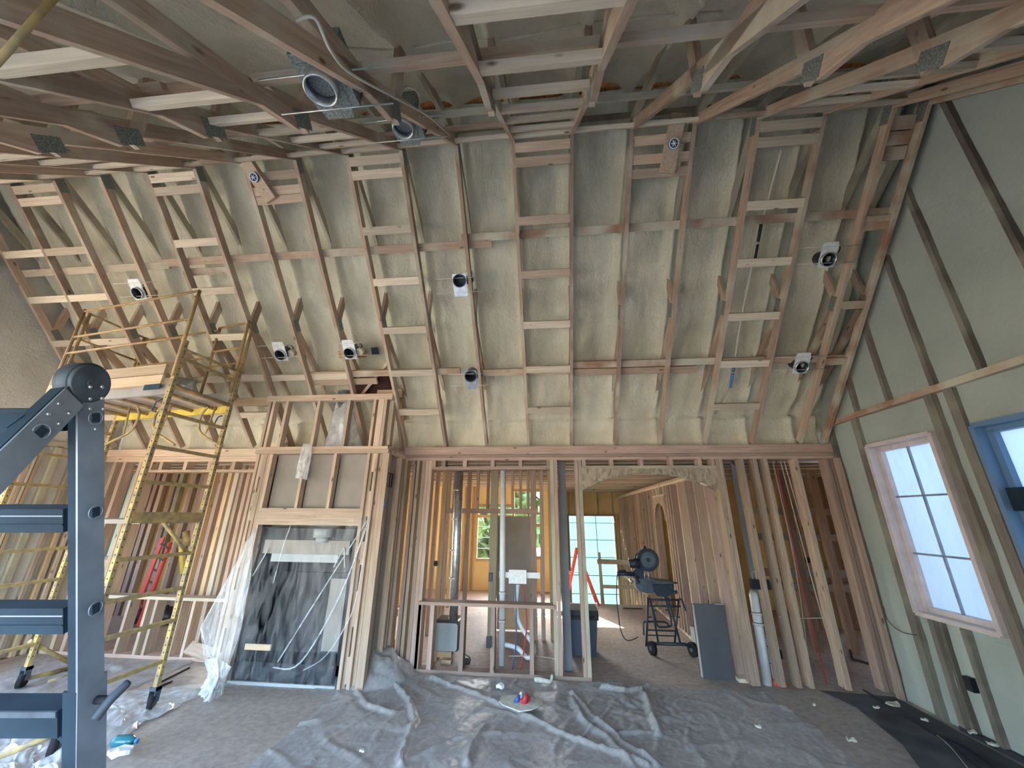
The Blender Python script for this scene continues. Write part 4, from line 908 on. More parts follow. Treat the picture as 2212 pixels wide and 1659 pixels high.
# rungs
for (y0, y1) in ((882, 930), (1094, 1145), (1304, 1360)):
    a0 = LP(156, (y0+y1)/2, .03); h = (y1-y0)/F_PX*D0
    o = beam('rung', a0, a0-RT*.42, h, .05, M_ALUD, lad, side=UP)
    beam('rung_groove', a0+UP*h*.22-FW*.026, a0-RT*.42+UP*h*.22-FW*.026, .004, .004, M_GREYB, o, side=UP)
    beam('rung_groove', a0-UP*h*.15-FW*.026, a0-RT*.42-UP*h*.15-FW*.026, .004, .004, M_ALUD, o, side=UP)
a0 = LP(152, 1545, .03); o = beam('rung', a0, a0-RT*.42, .085, .07, M_ALUD, lad, side=UP); beam('rung_groove', a0+UP*.035-FW*.037, a0-RT*.42+UP*.035-FW*.037, .018, .006, M_CAST, o, side=UP)
beam('rung_brace', LP(128, 1580, .03), LP(156, 1628, .03), .014, .012, M_ALUD, lad)
left_rail = chan('side_rail', LP(156, 845)-RT*.44, LP(150, 1800)-RT*.46, .028, .078, M_ALU, M_ALUD, -RT)
# second section: swings from the hinge down towards the camera side
hc = LP(180, 828, .035)
p1 = LP(0, 1010, -.22)
dr = (p1-hc).normalized(); e = p1+dr*.9
s2 = RT
rl = beam('side_rail', hc+dr*.07+RT*.012, e, .010, .074, M_ALU, lad, side=RT)
beam('rail_flange', hc+dr*.07-RT*.006+(RT.cross(dr)).normalized()*.037, e-RT*.018+(RT.cross(dr)).normalized()*.037, .034, .006, M_ALUD, rl, side=RT)
beam('rail_flange', hc+dr*.07-RT*.006-(RT.cross(dr)).normalized()*.037, e-RT*.018-(RT.cross(dr)).normalized()*.037, .034, .006, M_ALUD, rl, side=RT)
nn = RT.cross(dr).normalized()
for (t_, s_) in ((.12, .02), (.12, -.02), (.165, .02), (.165, -.02)):
    c = hc+dr*t_+nn*s_+RT*.017; MB().tube([c, c+RT*.004], [.007, .003], 10).build('rivet', M_STEEL, lad)
c = hc+dr*.215+RT*.0175; Mw = Matrix((RT, nn, dr)).transposed().to_4x4(); Mw.translation = c; box_obj('rung_hole', .002, .024, .028, M_ALUD, lad, Mw)
mb = MB(); disc_ring(mb, c-RT*.001, RT, .019, .0225, .002, 20); mb.build('hole_lip', M_ALU, lad)
a0 = hc+dr*.215-RT*.02; beam('rung', a0, a0-RT*.40, .085, .05, M_ALUD, lad, side=nn)
a0 = hc+dr*.50-RT*.02; beam('rung', a0, a0-RT*.40, .06, .05, M_ALUD, lad, side=nn)
# round hinge
mb = MB(); mb.tube([hc-RT*.022, hc+RT*.020], .066, 40).tube([hc+RT*.020, hc+RT*.028], [.064, .056], 40).tube([hc+RT*.028, hc+RT*.032], .014, 16)
h_ = mb.build('hinge', M_CAST, lad)
mb = MB(); ex, ez = FW, UP
arm = [hc+UP*.05+FW*.0, hc+FW*.053+UP*.0, LP(215, 905, .02), LP(168, 905, .02), hc-FW*.0-UP*.05]
beam('hinge_arm', hc+RT*.012, LP(180, 905, .05)+RT*.01, .012, .062, M_CAST, lad, side=RT)
beam('hinge_arm', hc+RT*.006, hc+dr*.11+RT*.006, .012, .066, M_CAST, lad, side=RT)
# lock knob at the sleeve
c = LP(208, 1512, .05); mb = MB(); mb.tube([c, c+RT*.045+FW*.0], .012, 12); kb = mb.build('lock_lever', M_RUBBER, lad)
mb = MB(); mb.tube(curve_pts([c+RT*.03-UP*.035-FW*.03, c+RT*.045, c+RT*.055+UP*.02+FW*.05], 5), [.014]*10+[.011], 10); mb.build('lever_grip', M_CAST, kb)
beam('sleeve_edge', LP(163, 1520, .0)+RT*.0, LP(215, 1487, .08), .004, .004, M_RUBBER, lad)
# ------------------------------------------------------------------ plumbing and gear behind the middle pony wall
Z = Vector((0, 0, 1))
def pipe(name, pts, r, m, label, cat='pipe', seg=14, group=None, bands=None, smooth=0):
    pts = [Vector(p) for p in pts]
    if smooth: pts = curve_pts(pts, smooth)
    o = MB().tube(pts, r, seg).build(name, m, None, pts[-1]); tag(o, label, cat, group)
    r = r[-1] if isinstance(r, list) else r
    for b in (bands or []):
        c, n = b; mb = MB(); disc_ring(mb, Vector(c)-Vector(n)*.015, n, r*.9, r*1.16, .03, 20); mb.build('coupling', m, o)
        mb = MB(); disc_ring(mb, Vector(c)+Vector(n)*.015, n, r*.9, r*1.18, .005, 20); mb.build('joint_mark', M_BLACK, o)
    return o
YP = 5.72
a = at(992, 1020, 'y', 5.9); b = at(979, 1342, 'y', 5.9)
o = pipe('metal_flue', [a+Z*.05, at(986, 1180, 'y', 5.9), b], .062, M_STEEL, 'shiny galvanised flue pipe rising from the grey appliance', 'flue pipe', 20)
for py in (1060, 1122, 1190, 1250): 
    c = at(990-(py-1020)*.04, py, 'y', 5.9); mb = MB(); disc_ring(mb, c, (0, 0, 1), .06, .066, .014); mb.build('seam_ring', M_STEEL, o)
# grey appliance on wooden blocks
c0 = at(936, 1432, 'y', 5.85); c1 = at(991, 1345, 'y', 5.85)
ap = empty('grey_appliance', ((c0.x+c1.x)/2, 5.95, .12), None, label='grey rounded steel appliance box on wood blocks behind the pony wall', cat='appliance')
x0_, x1_ = c0.x, c1.x; z0_, z1_ = .13, c1.z
def rrect(x0, x1, z0, z1, y, r, n=5):
    P = []
    for cx, cz, a0 in ((x1-r, z1-r, 0), (x0+r, z1-r, 90), (x0+r, z0+r, 180), (x1-r, z0+r, 270)):
        for k in range(n+1): t = math.radians(a0+90*k/n); P.append((cx+r*math.cos(t), y, cz+r*math.sin(t)))
    return P
MB().prism(rrect(x0_, x1_, z0_, z1_, 5.80, .035), (0, .03, 0)).build('front_panel', M_APP, ap)
MB().prism(rrect(x0_-.012, x1_+.012, z0_-.01, z1_+.03, 5.83, .03), (0, .28, 0)).build('casing', M_INSERT, ap)
mb = MB(); mb.tube([((x0_+x1_)/2-.06, 5.802, z0_+.22), ((x0_+x1_)/2-.06, 5.792, z0_+.22)], .014, 10); mb.build('dial_knob', M_GREYP, ap)
for (xa, xb, za, zb_, y) in ((x0_+.03, x1_-.07, .06, .125, 5.80), (x0_+.14, x1_-.05, .0, .055, 5.72), (x0_-.05, x0_+.05, 0, .055, 5.82)):
    o = block('wood_block', (xa, y, za), (xb, y+.14, zb_), W_PLANK); tag(o, {5.80: 'larger wood block directly under the grey appliance', 5.72: 'small hollow wood block on the floor in front of the appliance', 5.82: 'short wood offcut at the left foot of the appliance'}[y], 'wood block')
# vent stack
a = at(1087, 1015, 'y', YP); b = at(1084, 1452, 'y', YP); b.z = .03
pipe('vent_stack', [a+Z*.03, b], .040, M_PVC, 'tall white plastic vent pipe through the middle bay', bands=[((a.lerp(b, .665)), (0, 0, 1)), (a.lerp(b, .80), (0, 0, 1))])
# washer box
c = at(1118, 1246, 'y', 5.70); wbx = empty('washer_box', c, None, label='white washing machine outlet box between studs', cat='outlet box')
MB().box(c+Vector((-.12, 0, -.085)), c+Vector((.12, .02, .085))).box(c+Vector((-.12, .02, -.085)), c+Vector((-.11, .09, .085))).box(c+Vector((.11, .02, -.085)), c+Vector((.12, .09, .085))).box(c+Vector((-.12, .02, .075)), c+Vector((.12, .09, .085))).build('box_shell', M_WHITE, wbx)
MB().box(c+Vector((-.26, .04, -.02)), c+Vector((.30, .06, .05))).build('support_bar', M_PVC, wbx)
p0 = c+Vector((.0, .04, -.08)); pts = [p0, p0-Z*.42, at(1150, 1390, 'y', 5.74), at(1152, 1412, 'y', 5.74), at(1138, 1420, 'y', 5.74), at(1118, 1400, 'y', 5.74), at(1090, 1392, 'y', 5.73)]
pipe('drain_trap', pts, .028, M_PVC, 'white drain pipe bending down from the washer box to a trap', bands=[(p0-Z*.03, (0, 0, 1))], smooth=4)
pipe('blue_water_pipe', [at(1113, 1262, 'y', 5.68), at(1115, 1380, 'y', 5.68), at(1106, 1449, 'y', 5.68)], .008, M_BLUE, 'blue water tube under the washer box', seg=8, smooth=5)
pipe('red_water_pipe', [at(1129, 1262, 'y', 5.68), at(1138, 1340, 'y', 5.68), at(1132, 1400, 'y', 5.68), at(1124, 1452, 'y', 5.68)], .008, M_RED, 'red water tube under the washer box', seg=8, smooth=5)
pipe('cross_wire', [at(1100, 1417, 'y', 5.66), at(1160, 1418, 'y', 5.60), at(1200, 1423, 'y', 5.60)], .004, M_CABLE, 'pale wire strung across the lower middle bay', 'cable', 6, smooth=4)
for i, (px, py, y, lab, w_, h_) in enumerate(((1060, 1247, 5.6, 'black switch box on the stud left of the washer box', .05, .10), (1056, 1386, 5.42, 'black outlet box on the pony wall stud', .06, .12), (941, 1217, 6.88, 'black switch box left of the flue pipe', .045, .075), (1005, 1432, 5.8, 'black plastic box on the floor beside the appliance', .10, .13), (1682, 1412, 5.62, 'dark outlet box low in the right framing bay', .05, .09), (978, 1207, 6.9, 'small black box beyond the shiny flue', .03, .06), (1745, 1210, 8.1, 'tiny black switch box on the sunlit far studs', .06, .09))):
    c = at(px, py, 'y', y); mb = MB().box(c-Vector((w_/2, .03, h_/2)), c+Vector((w_/2, .03, h_/2))); o = mb.build('switch_box', M_BLACK, None, c); tag(o, lab, 'electrical box')
pipe('extension_cord', [at(1001, 1385, 'y', 5.7), at(1002, 1410, 'y', 5.75), at(1016, 1423, 'y', 5.78), at(1010, 1445, 'y', 5.78)], .006, M_BLACK, 'black cord running into the floor box by the appliance', 'cable', 6, smooth=5)
# big white pipes right of the arch
a = at(1628, 1285, 'y', 5.62); b = at(1660, 1486, 'y', 5.60); b.z = .0
pipe('white_drain_pipe', [a+Vector((.05, .1, .02)), a, b], [.045, .052, .052], M_PVC, 'taller white drain pipe standing right of the arch', bands=[(a.lerp(b, .22), (0, 0, 1)), (a.lerp(b, .34), (0, 0, 1))])
a2 = at(1664, 1395, 'y', 5.66); b2 = at(1682, 1484, 'y', 5.62); b2.z = 0; m2 = at(1650, 1310, 'y', 5.74)
pipe('short_drain_pipe', [a+Vector((.08, .12, -.05)), m2, a2, b2], [.038, .040, .050, .050], M_PVC, 'shorter white drain pipe sealed with orange foam at the floor', bands=[(a2.lerp(b2, .05), (0, 0, 1)), (a2.lerp(b2, .5), (0, 0, 1))])
mb = MB(); 
for k in range(9): mb.tube([b2+Vector((random.uniform(-.06, .07), random.uniform(-.06, .04), 0)), b2+Vector((random.uniform(-.06, .07), random.uniform(-.06, .04), .05))], [.03, .012], 7)
tag(mb.build('fire_sealant', M_SEAL, None, b2), 'orange sealant foam around the short drain pipe foot', 'sealant')
c = at(1642, 1262, 'y', 5.52); jb = empty('wiring_box', c, None, label='black double wiring box with loose white wires right of the arch', cat='electrical box')
MB().box(c-Vector((.105, .03, .055)), c+Vector((.105, .04, .055))).build('box_shell', M_BLACK, jb)
mb = MB()
for k in range(4): mb.tube(curve_pts([c+Vector((-.07+.035*k, 0, .05)), c+Vector((-.08+.05*k, -.02, .13)), c+Vector((.0, .0, .17)), c+Vector((.05, .03, .25))], 5), .004, 5)
mb.build('loose_wire', M_CABLE, jb)
for k in range(4):
    pts = [at(1578+4*k, 996, 'y', 5.6), at(1604+3*k, 1030, 'y', 5.6), at(1619+2*k, 1130, 'y', 5.58), at(1634+2*k, 1200, 'y', 5.58), at(1640+3*k, 1238, 'y', 5.56)]
    pipe('feed_cable', pts, .006, [M_CABLEBL, M_CABLEB, M_CABLEBL, M_CABLE][k], ['blue cable, leftmost of the bundle curving down to the wiring box', 'black cable second in the bundle above the wiring box', 'blue cable third in the bundle above the wiring box', 'pale cable, rightmost of the bundle above the wiring box'][k], 'cable', 6, 'cables above the wiring box', smooth=5)
mx = at(1572, 1000, 'y', 5.75).x; block_ = block('drywall_panel', (mx, 5.66, 0), (mx+.15, 5.68, 2.58), M_GREYB, wb)
for k, (p, q, m) in enumerate((((1676, 996), (1815, 1472), M_RED), ((1686, 996), (1858, 1482), M_CABLE), ((1694, 996), (1868, 1484), M_CABLE), ((1702, 996), (1880, 1486), M_CABLE), ((1669, 996), (1790, 1460), M_CABLE))):
    a = at(*p, 'y', 5.62); b = at(q[0]-40 if k != 0 else q[0]-30, q[1], 'y', 5.62); b.z = .03; mid = a.lerp(b, .5)+Vector((-.03+.02*k, 0, 0))
    pipe('water_line', [a, mid, b], .006, m, ['red tube hanging in the right-hand framing bay', 'second pale tube hanging in the right framing bay', 'third pale tube hanging in the right framing bay', 'rightmost pale tube hanging in the right framing bay', 'leftmost pale tube hanging in the right framing bay'][k], 'tube', 6, 'tubes hanging in the right bay', smooth=5)
pipe('wire_run', [at(1683, 1333, 'y', 5.5), at(1720, 1336, 'y', 5.6), at(1800, 1334, 'y', 5.6)], .005, M_CABLE, 'pale wire running level across the right bay studs', 'cable', 6, smooth=4)
# roof slope conduit with blue tape in the right ladder bay
pts = [slope_pt(2.44, .93, .10), slope_pt(2.38, .70, .13), slope_pt(2.36, .45, .14), slope_pt(2.37, .25, .15), slope_pt(2.28, .10, .2)]
o = pipe('slope_conduit', pts, .014, M_CABLE, 'pale cable bundle with blue tape running down the right ladder bay', 'cable', 8, smooth=8)
for t_ in (.72, .66, .30, .24): q = slope_pt(2.385 if t_ > .5 else 2.37, t_, .125); MB().tube([q-U1*.10, q+U1*.10], .017, 8).build('tape_wrap', M_BLUETAPE if t_ < .5 else M_CABLEB, o)
# cables along the near slope
pts = [on_near(640, 45, .06), on_near(680, 40, .06), on_near(715, 110, .0), on_near(760, 160, .0), on_near(860, 215, .02), on_near(930, 255, .04), on_near(980, 302, .05)]
pipe('roof_cable', pts, .006, M_CABLE, 'pale cable clipped along the near-slope truss left of the ladder blocking', 'cable', 6, smooth=6)
pts = [on_near(715, 102, .3), on_near(860, 108, .42), on_near(980, 88, .42), on_near(1100, 84, .42), on_near(1260, 52, .42), on_near(1420, 35, .42), on_near(1560, 26, .42)]
pipe('roof_cable', pts, .009, M_FOAM, 'foam-coated cable sagging across the near slope', 'cable', 6, smooth=6)
pts = [on_near(875, 268, -.02)+Vector((.1, 0, .05)), on_near(905, 240, .1), on_near(905, 205, .1), on_near(880, 190, .1), on_near(862, 210, .1)]
pipe('roof_cable', pts, .004, M_CABLE, 'thin looped wire above the deeper near-slope can light', 'cable', 6, smooth=6)
# yellow strap at the upper left
pipe('yellow_pole', [at(-20, 150, 'y', .45), at(130, -20, 'y', .45)], .008, M_YELLOW, 'yellow pole crossing the upper left corner', 'pole', 8)
# ------------------------------------------------------------------ miter saw on its stand in the hall
SY = 6.45
def s_(px, py, dy=0): return at(px, py, 'y', SY+dy)
st = empty('saw_stand', s_(1440, 1410), None, label='black folding wheeled saw stand in the hall beyond the arch', cat='saw stand')
def tb(name, pts, r, par, m=M_TUBE, sm=0): return MB().tube(curve_pts(pts, sm) if sm else pts, r, 9).build(name, m, par)
gz = lambda v: Vector((v.x, v.y, max(v.z, .04)))
for dy in (0, .42):
    tb('leg', [s_(1400, 1290, dy), s_(1396, 1396, dy)], .015, st); tb('leg', [s_(1404, 1292, dy), s_(1423, 1393, dy)], .014, st)
    tb('leg', [s_(1466, 1295, dy), s_(1457, 1393, dy)], .014, st); tb('leg', [s_(1442, 1290, dy), s_(1471, 1394, dy)], .015, st)
tb('inner_loop', [s_(1403, 1296), s_(1408, 1310), s_(1418, 1345), s_(1424, 1354), s_(1446, 1353), s_(1450, 1342), s_(1437, 1290)], .014, st, sm=4)
tb('top_tube', [s_(1400, 1296), s_(1466, 1296)], .015, st); tb('top_tube', [s_(1402, 1309), s_(1470, 1310)], .012, st)
tb('handle_loop', [s_(1466, 1294), s_(1472, 1296), s_(1480, 1316), s_(1479, 1318)], .014, st, sm=4)
tb('side_loop', [s_(1391, 1372, .1), s_(1390, 1348, .1), s_(1396, 1343, .1), s_(1436, 1344, .1), s_(1444, 1352, .1)], .013, st, sm=4)
tb('cross_tube', [s_(1398, 1361), s_(1458, 1363)], .012, st); tb('cross_tube', [s_(1398, 1372, .4), s_(1458, 1374, .4)], .009, st)
ax_ = [gz(s_(1412, 1390)), gz(s_(1480, 1392)), gz(s_(1494, 1398))]; tb('axle_tube', ax_, .022, st)
for (px, py, r) in ((1409, 1402, .085), (1497, 1406, .09)):
    c = s_(px, py); c.z = r; MB().tube([c-Vector((.022, .008, 0)), c+Vector((.022, .008, 0))], r, 22).build('wheel', M_RUBBER, st)
    MB().tube([c-Vector((.028, .01, 0)), c+Vector((.028, .01, 0))], .03, 14).build('wheel_hub', M_SAWG, st)
for (px, py) in ((1403, 1333), (1413, 1318), (1441, 1318), (1452, 1332), (1464, 1333)): c = s_(px, py); MB().tube([c-Vector((.03, 0, 0)), c+Vector((.03, 0, 0))], .009, 8).build('stand_bolt', M_SAW, st)
sw = empty('miter_saw', s_(1430, 1272), None, label='dark sliding miter saw mounted on the wheeled stand in the hall', cat='miter saw')
MB().prism([s_(1372, 1252), s_(1400, 1246), s_(1420, 1255), s_(1455, 1258), s_(1457, 1280), s_(1400, 1282), s_(1382, 1278), s_(1374, 1268)], (0, .30, 0)).build('saw_base', M_SAWG, sw)
MB().prism([s_(1412, 1264, -.06), s_(1456, 1264, -.06), s_(1452, 1284, -.06), s_(1440, 1290, -.06), s_(1420, 1288, -.06), s_(1414, 1280, -.06)], (0, .14, 0)).build('turntable', M_SAW, sw)
tb('lock_knob', [s_(1452, 1279, -.08), s_(1463, 1279, -.08)], .022, sw, M_SAW)
beam('fence', s_(1412, 1257, .1), s_(1462, 1259, .1), .02, .03, M_SAW, sw)
MB().prism([s_(1362, 1240), s_(1375, 1238), s_(1384, 1252), s_(1384, 1262), s_(1374, 1262), s_(1372, 1250)], (0, .10, 0)).build('saw_arm', M_SAW, sw)
tb('slide_rail', [s_(1333, 1239), s_(1370, 1240)], .030, sw, M_SAW); tb('slide_rail', [s_(1336, 1234), s_(1352, 1233)], .014, sw, M_SAW)
c = s_(1399, 1209); mb = MB(); mb.tube([c-Vector((0, .03, 0)), c+Vector((0, .03, 0))], .155, 34); mb.build('blade_guard', M_SAW, sw)
mb = MB(); mb.tube([c-Vector((0, .042, 0)), c+Vector((0, -.03, 0))], .11, 30); mb.build('guard_cover', M_SAWG, sw)
mb = MB(); disc_ring(mb, c-Vector((0, .035, 0)), (0, 1, 0), .145, .16, .02, 30); mb.build('guard_rim', M_SAW, sw)
MB().tube([c-Vector((0, .05, 0)), c-Vector((0, .04, 0))], .03, 14).build('arbor_bolt', M_SAW, sw)
m0 = s_(1366, 1218, -.05); MB().tube([m0-Vector((.05, 0, 0)), m0+Vector((.10, 0, .01))], [.055, .07], 16).build('motor', M_SAW, sw)
tb('carry_handle', [s_(1371, 1212), s_(1373, 1200), s_(1380, 1196), s_(1388, 1197)], .012, sw, M_SAW, 4); tb('trigger_grip', [s_(1390, 1190), s_(1394, 1180)], .018, sw, M_SAW)
MB().prism([s_(1378, 1222), s_(1396, 1230), s_(1388, 1252), s_(1372, 1248), s_(1366, 1236)], (0, .05, 0)).build('pivot_arm', M_SAW, sw)
tb('clamp_rod', [s_(1392, 1230), s_(1393, 1256)], .008, sw, M_STEEL); tb('clamp_rod', [s_(1400, 1232), s_(1402, 1254)], .008, sw, M_STEEL)
tb('wing_knob', [s_(1361, 1250), s_(1368, 1256), s_(1363, 1261)], .008, sw, M_SAW)
MB().tube(curve_pts([s_(1333, 1241), s_(1332, 1290), s_(1336, 1330), s_(1341, 1362), gz(s_(1352, 1382)), gz(s_(1366, 1382)), gz(s_(1378, 1376))], 5), .007, 6).build('power_cord', M_CABLEB, sw)
# temporary guard rail at the stair opening
GY = 9.66
gr = empty('stair_guard', at(1302, 1305, 'y', GY), None, label='makeshift wooden guard rail before the teal doorway', cat='guard rail')
a = at(1294, 1193, 'y', GY); b = at(1303, 1305, 'y', GY); b.z = 0; beam('post', b, a, .06, .05, W_GREY, gr)
for py, h in ((1213, .10), (1267, .07)): a = at(1290 if py < 1230 else 1302, py, 'y', GY-.05); beam('rail', a, (2.15, GY-.05, a.z-.0), .03, h, W_GREY, gr, side=(0, 1, 0))
# red ladder by the teal opening
hl = empty('red_step_ladder', at(1255, 1300, 'z', 0), None, label='open red step ladder in front of the teal doorway', cat='ladder')
A = at(1247, 1186, 'y', 9.5); B1 = at(1234, 1250, 'y', 9.5); B2 = at(1294, 1300, 'y', 9.5); B2.z = 0; B1 = A+(B1-A)*((A.z)/(A.z-B1.z)); 
for dy, k in ((0, 1), (.35, .93)):
    beam('leg', A+Vector((0, dy, 0)), Vector((A.x+(B1.x-A.x), 9.5+dy, 0)), .05, .03, M_REDL, hl); beam('leg', A+Vector((0, dy, 0)), Vector((A.x+(B2.x-A.x)*k, 9.5+dy, 0)), .05, .03, M_REDL, hl)
for i in range(1, 6):
    p = A.lerp(Vector((B2.x, 9.5, 0)), i/6); beam('step', p, p+Vector((0, .35, 0)), .05, .02, M_STEEL, hl)
for z in (.62, .66): beam('spreader', (A.x-.28, 9.5, z), (A.x+.25, 9.5, z-.02), .012, .012, M_STEEL, hl)
block_ = block('floor_strip', (1.45, 9.3, 0), (1.85, 9.34, .015), M_BLACK); tag(block_, 'dark strip lying on the hall floor near the stair edge', 'strip')
# cardboard sheets and box leaning by the arch
cx = empty('cardboard_box', at(1545, 1445, 'z', 0), None, label='large dark grey cardboard box standing inside the arch on the right', cat='cardboard box')
b0, b1 = at(1519, 1440, 'y', 5.68), at(1600, 1450, 'y', 5.68); t0_, t1_ = at(1508, 1304, 'y', 5.68), at(1590, 1308, 'y', 5.68)
bx0, bx1, bz = b0.x-.01, 2.13, (t0_.z+t1_.z)/2
MB().box((bx0, 5.68, 0), (bx1, 5.70, bz*.62)).build('lower_flap', M_CARD, cx); MB().box((bx0, 5.685, bz*.62), (bx1, 5.705, bz)).build('upper_flap', M_CARD, cx)
MB().box((bx0, 5.70, 0), (bx0+.01, 5.80, bz*.98)).box((bx0, 5.78, 0), (bx1, 5.80, bz*.98)).box((bx1-.01, 5.70, 0), (bx1, 5.80, bz*.98)).build('side_wall', M_CARDL, cx)
MB().prism([(bx0+.25, 5.68, bz), (bx1, 5.68, bz), (bx1, 5.78, bz-.02), (bx0+.3, 5.78, bz-.02)], (0, 0, .008)).build('top_flap', M_CARDL, cx)
for k, (px, w_) in enumerate(((1502, .05),)):
    a = at(1514, 1425, 'z', 0); MB().prism([(a.x-.05, a.y+.1, 0), (a.x+.12, a.y-.25, 0), (a.x+.05, a.y+.15, .33), (a.x-.02, a.y+.25, .34)], (.02, .01, 0)).build('cardboard_flap', M_CARDL)
    tag([o for o in COL.objects if o.name == 'cardboard_flap'][0], 'pale cardboard sheet leaning left of the grey box', 'cardboard')
# bin behind the post
c = at(1262, 1432, 'y', 6.2); c.z = 0; bn = empty('rubbish_bin', c, None, label='dark grey lidded bin seen behind the arch post', cat='bin')
def taper(cx, cy, z0, z1, w0, w1, d0, d1):
    mb = MB(); v = []
    for z, w, d in ((z0, w0, d0), (z1, w1, d1)): v += [(cx-w, cy-d, z), (cx+w, cy-d, z), (cx+w, cy+d, z), (cx-w, cy+d, z)]
    n = len(mb.v); mb.v += [Vector(p) for p in v]
    for q in [(3, 2, 1, 0), (4, 5, 6, 7), (0, 1, 5, 4), (1, 2, 6, 5), (2, 3, 7, 6), (3, 0, 4, 7)]: mb.f.append(list(q)); mb.sm.append(False)
    return mb
taper(c.x, 6.4, .02, .46, .17, .21, .17, .2).build('bin_body', M_BIN, bn); taper(c.x, 6.4, .46, .58, .23, .225, .22, .215).build('bin_lid', M_BLACK, bn)
tb('bin_handle', [(c.x-.15, 6.17, .5), (c.x+.15, 6.17, .5)], .012, bn)
# ------------------------------------------------------------------ left back room gear
rl_ = empty('red_extension_ladder', at(290, 1350, 'y', 6.9), None, label='long red extension ladder leaning in the left back room', cat='ladder')
for q0, q1, dy in (((352, 1162), (283, 1345), 0), ((368, 1172), (300, 1352), .1)):
    A = at(*q0, 'y', 6.9+dy); B = at(*q1, 'y', 6.6+dy); B.z = max(B.z, .02); beam('side_rail', B, A, .03, .08, M_REDL, rl_, side=(0, 1, 0))
for i in range(7):
    t_ = (i+.5)/7; A = at(352-69*t_, 1162+183*t_, 'y', 6.85); B = at(368-68*t_, 1172+180*t_, 'y', 6.85+.05); beam('rung', A, B, .025, .025, M_STEEL, rl_)
bag = []
for k, (px, py, r) in enumerate(((300, 1357, .13), (350, 1350, .16), (790, 1452, .0))):
    if r == 0: continue
    c = at(px, py, 'y', 6.95); c.z = r*.8; mb = MB(); 
    def fb(u, v, c=c, r=r, k=k):
        a = u*2*math.pi; b = v*math.pi; w = r*(1+.25*nz(math.cos(a)*2+k*5, math.sin(a)*2, b*1.7)); return (c.x+w*1.3*math.cos(a)*math.sin(b), c.y+w*math.sin(a)*math.sin(b), max(.005, c.z+w*.95*math.cos(b)))
    mb.grid(fb, 18, 12); o = mb.build('rubbish_bag', M_BLACK, None, c); tag(o, ['smaller black rubbish bag on the floor of the left back room', 'larger black rubbish bag on the floor right of the red ladder'][k], 'rubbish bag')
ys = empty('yellow_tool', at(392, 1190, 'y', 6.3), None, label='worn yellow pole tool standing behind the right scaffold leg', cat='tool')
for (a, b, r, m) in (((402, 1148), (404, 1180), .05, M_YELLOW), ((390, 1165), (395, 1240), .035, M_YB), ((402, 1180), (408, 1250), .02, M_CAST), ((395, 1240), (397, 1290), .02, M_INSERT), ((397, 1290), (398, 1380), .014, M_INSERT)): MB().tube([at(*a, 'y', 6.3), at(*b, 'y', 6.3)], r, 10).build('tool_body', m, ys)
o = beam('loose_plank', at(405, 1408, 'y', 5.3)+Z*.05, at(455, 1428, 'y', 5.25)+Z*.06, .14, .04, W_WALL); tag(o, 'short brown offcut plank leaning at the foot of the left pony wall', 'plank')
for (a, b, lab) in (((340, 1477), (410, 1442), 'thin black strip on the floor left of the fireplace, upper one'), ((345, 1483), (372, 1472), 'short black strip on the floor left of the fireplace, lower one')):
    A, B = at(*a, 'z', .01), at(*b, 'z', .01); o = beam('floor_strip', A, B, .02, .008, M_BLACK, side=(0, 0, 1)); tag(o, lab, 'strip')
c = at(792, 1462, 'z', 0); o = MB().prism([(c.x-.1, c.y+.25, 0), (c.x+.05, c.y+.3, 0), (c.x+.08, c.y+.32, .24), (c.x-.05, c.y+.28, .27)], (.02, -.04, 0)).build('black_tray', M_INSERT, None, c); tag(o, 'black panel leaning at the right foot of the fireplace', 'panel')
c = at(843, 1400, 'y', 5.75); rd = empty('post_jack', (c.x, c.y, 0), None, label='rusty orange base plate with thin rod seen between studs by the fireplace', cat='jack')
MB().box((c.x-.04, c.y, 0), (c.x+.04, c.y+.05, .24)).build('jack_base', simple('rust', (.28, .09, .05), .8), rd); MB().tube([(c.x, c.y, .24), (c.x, c.y, .52)], .008, 6).build('jack_rod', M_INSERT, rd); MB().box((c.x-.05, c.y, .52), (c.x+.05, c.y+.04, .60)).build('jack_head', W_RED, rd)
# ------------------------------------------------------------------ plastic on the floor
FOLDS = [([(812, 1462), (850, 1478), (886, 1520), (896, 1560), (880, 1600), (862, 1659)], .038, .024), ([(930, 1468), (1020, 1500), (1100, 1535), (1200, 1582), (1290, 1620), (1400, 1659)], .034, .020), ([(1235, 1510), (1260, 1560), (1310, 1600), (1366, 1659)], .035, .03),
         ([(1046, 1572), (1020, 1620), (1008, 1659)], .035, .03), ([(1236, 1500), (1280, 1550), (1350, 1610), (1420, 1659)], .03, .025), ([(770, 1500), (800, 1530), (850, 1545)], .03, .03), ([(1385, 1490), (1410, 1560), (1425, 1590)], .05, .03), ([(1300, 1490), (1350, 1500), (1400, 1486)], .05, .02),
         ([(740, 1530), (690, 1560), (600, 1575)], .02, .03), ([(900, 1640), (980, 1600), (1080, 1590)], .015, .03), ([(1425, 1585), (1340, 1588)], .02, .02), ([(760, 1480), (810, 1455), (830, 1450)], .06, .05)]
FW_ = [([at(*p, 'z', 0) for p in pl], h, w) for pl, h, w in FOLDS]
def segd(p, a, b):
    ab = b-a; t = max(0, min(1, (p-a).dot(ab)/ab.length_squared)); return (p-(a+ab*t)).length
def fold_h(x, y):
    p = Vector((x, y, 0)); h = 0
    for pl, hh, w in FW_:
        d = min(segd(p, pl[i], pl[i+1]) for i in range(len(pl)-1))
        if d < .3: h = max(h, hh*math.exp(-(d/w)**2))
    return h
SX0, SX1, SY0, SY1 = -2.35, 2.35, 2.1, 5.36
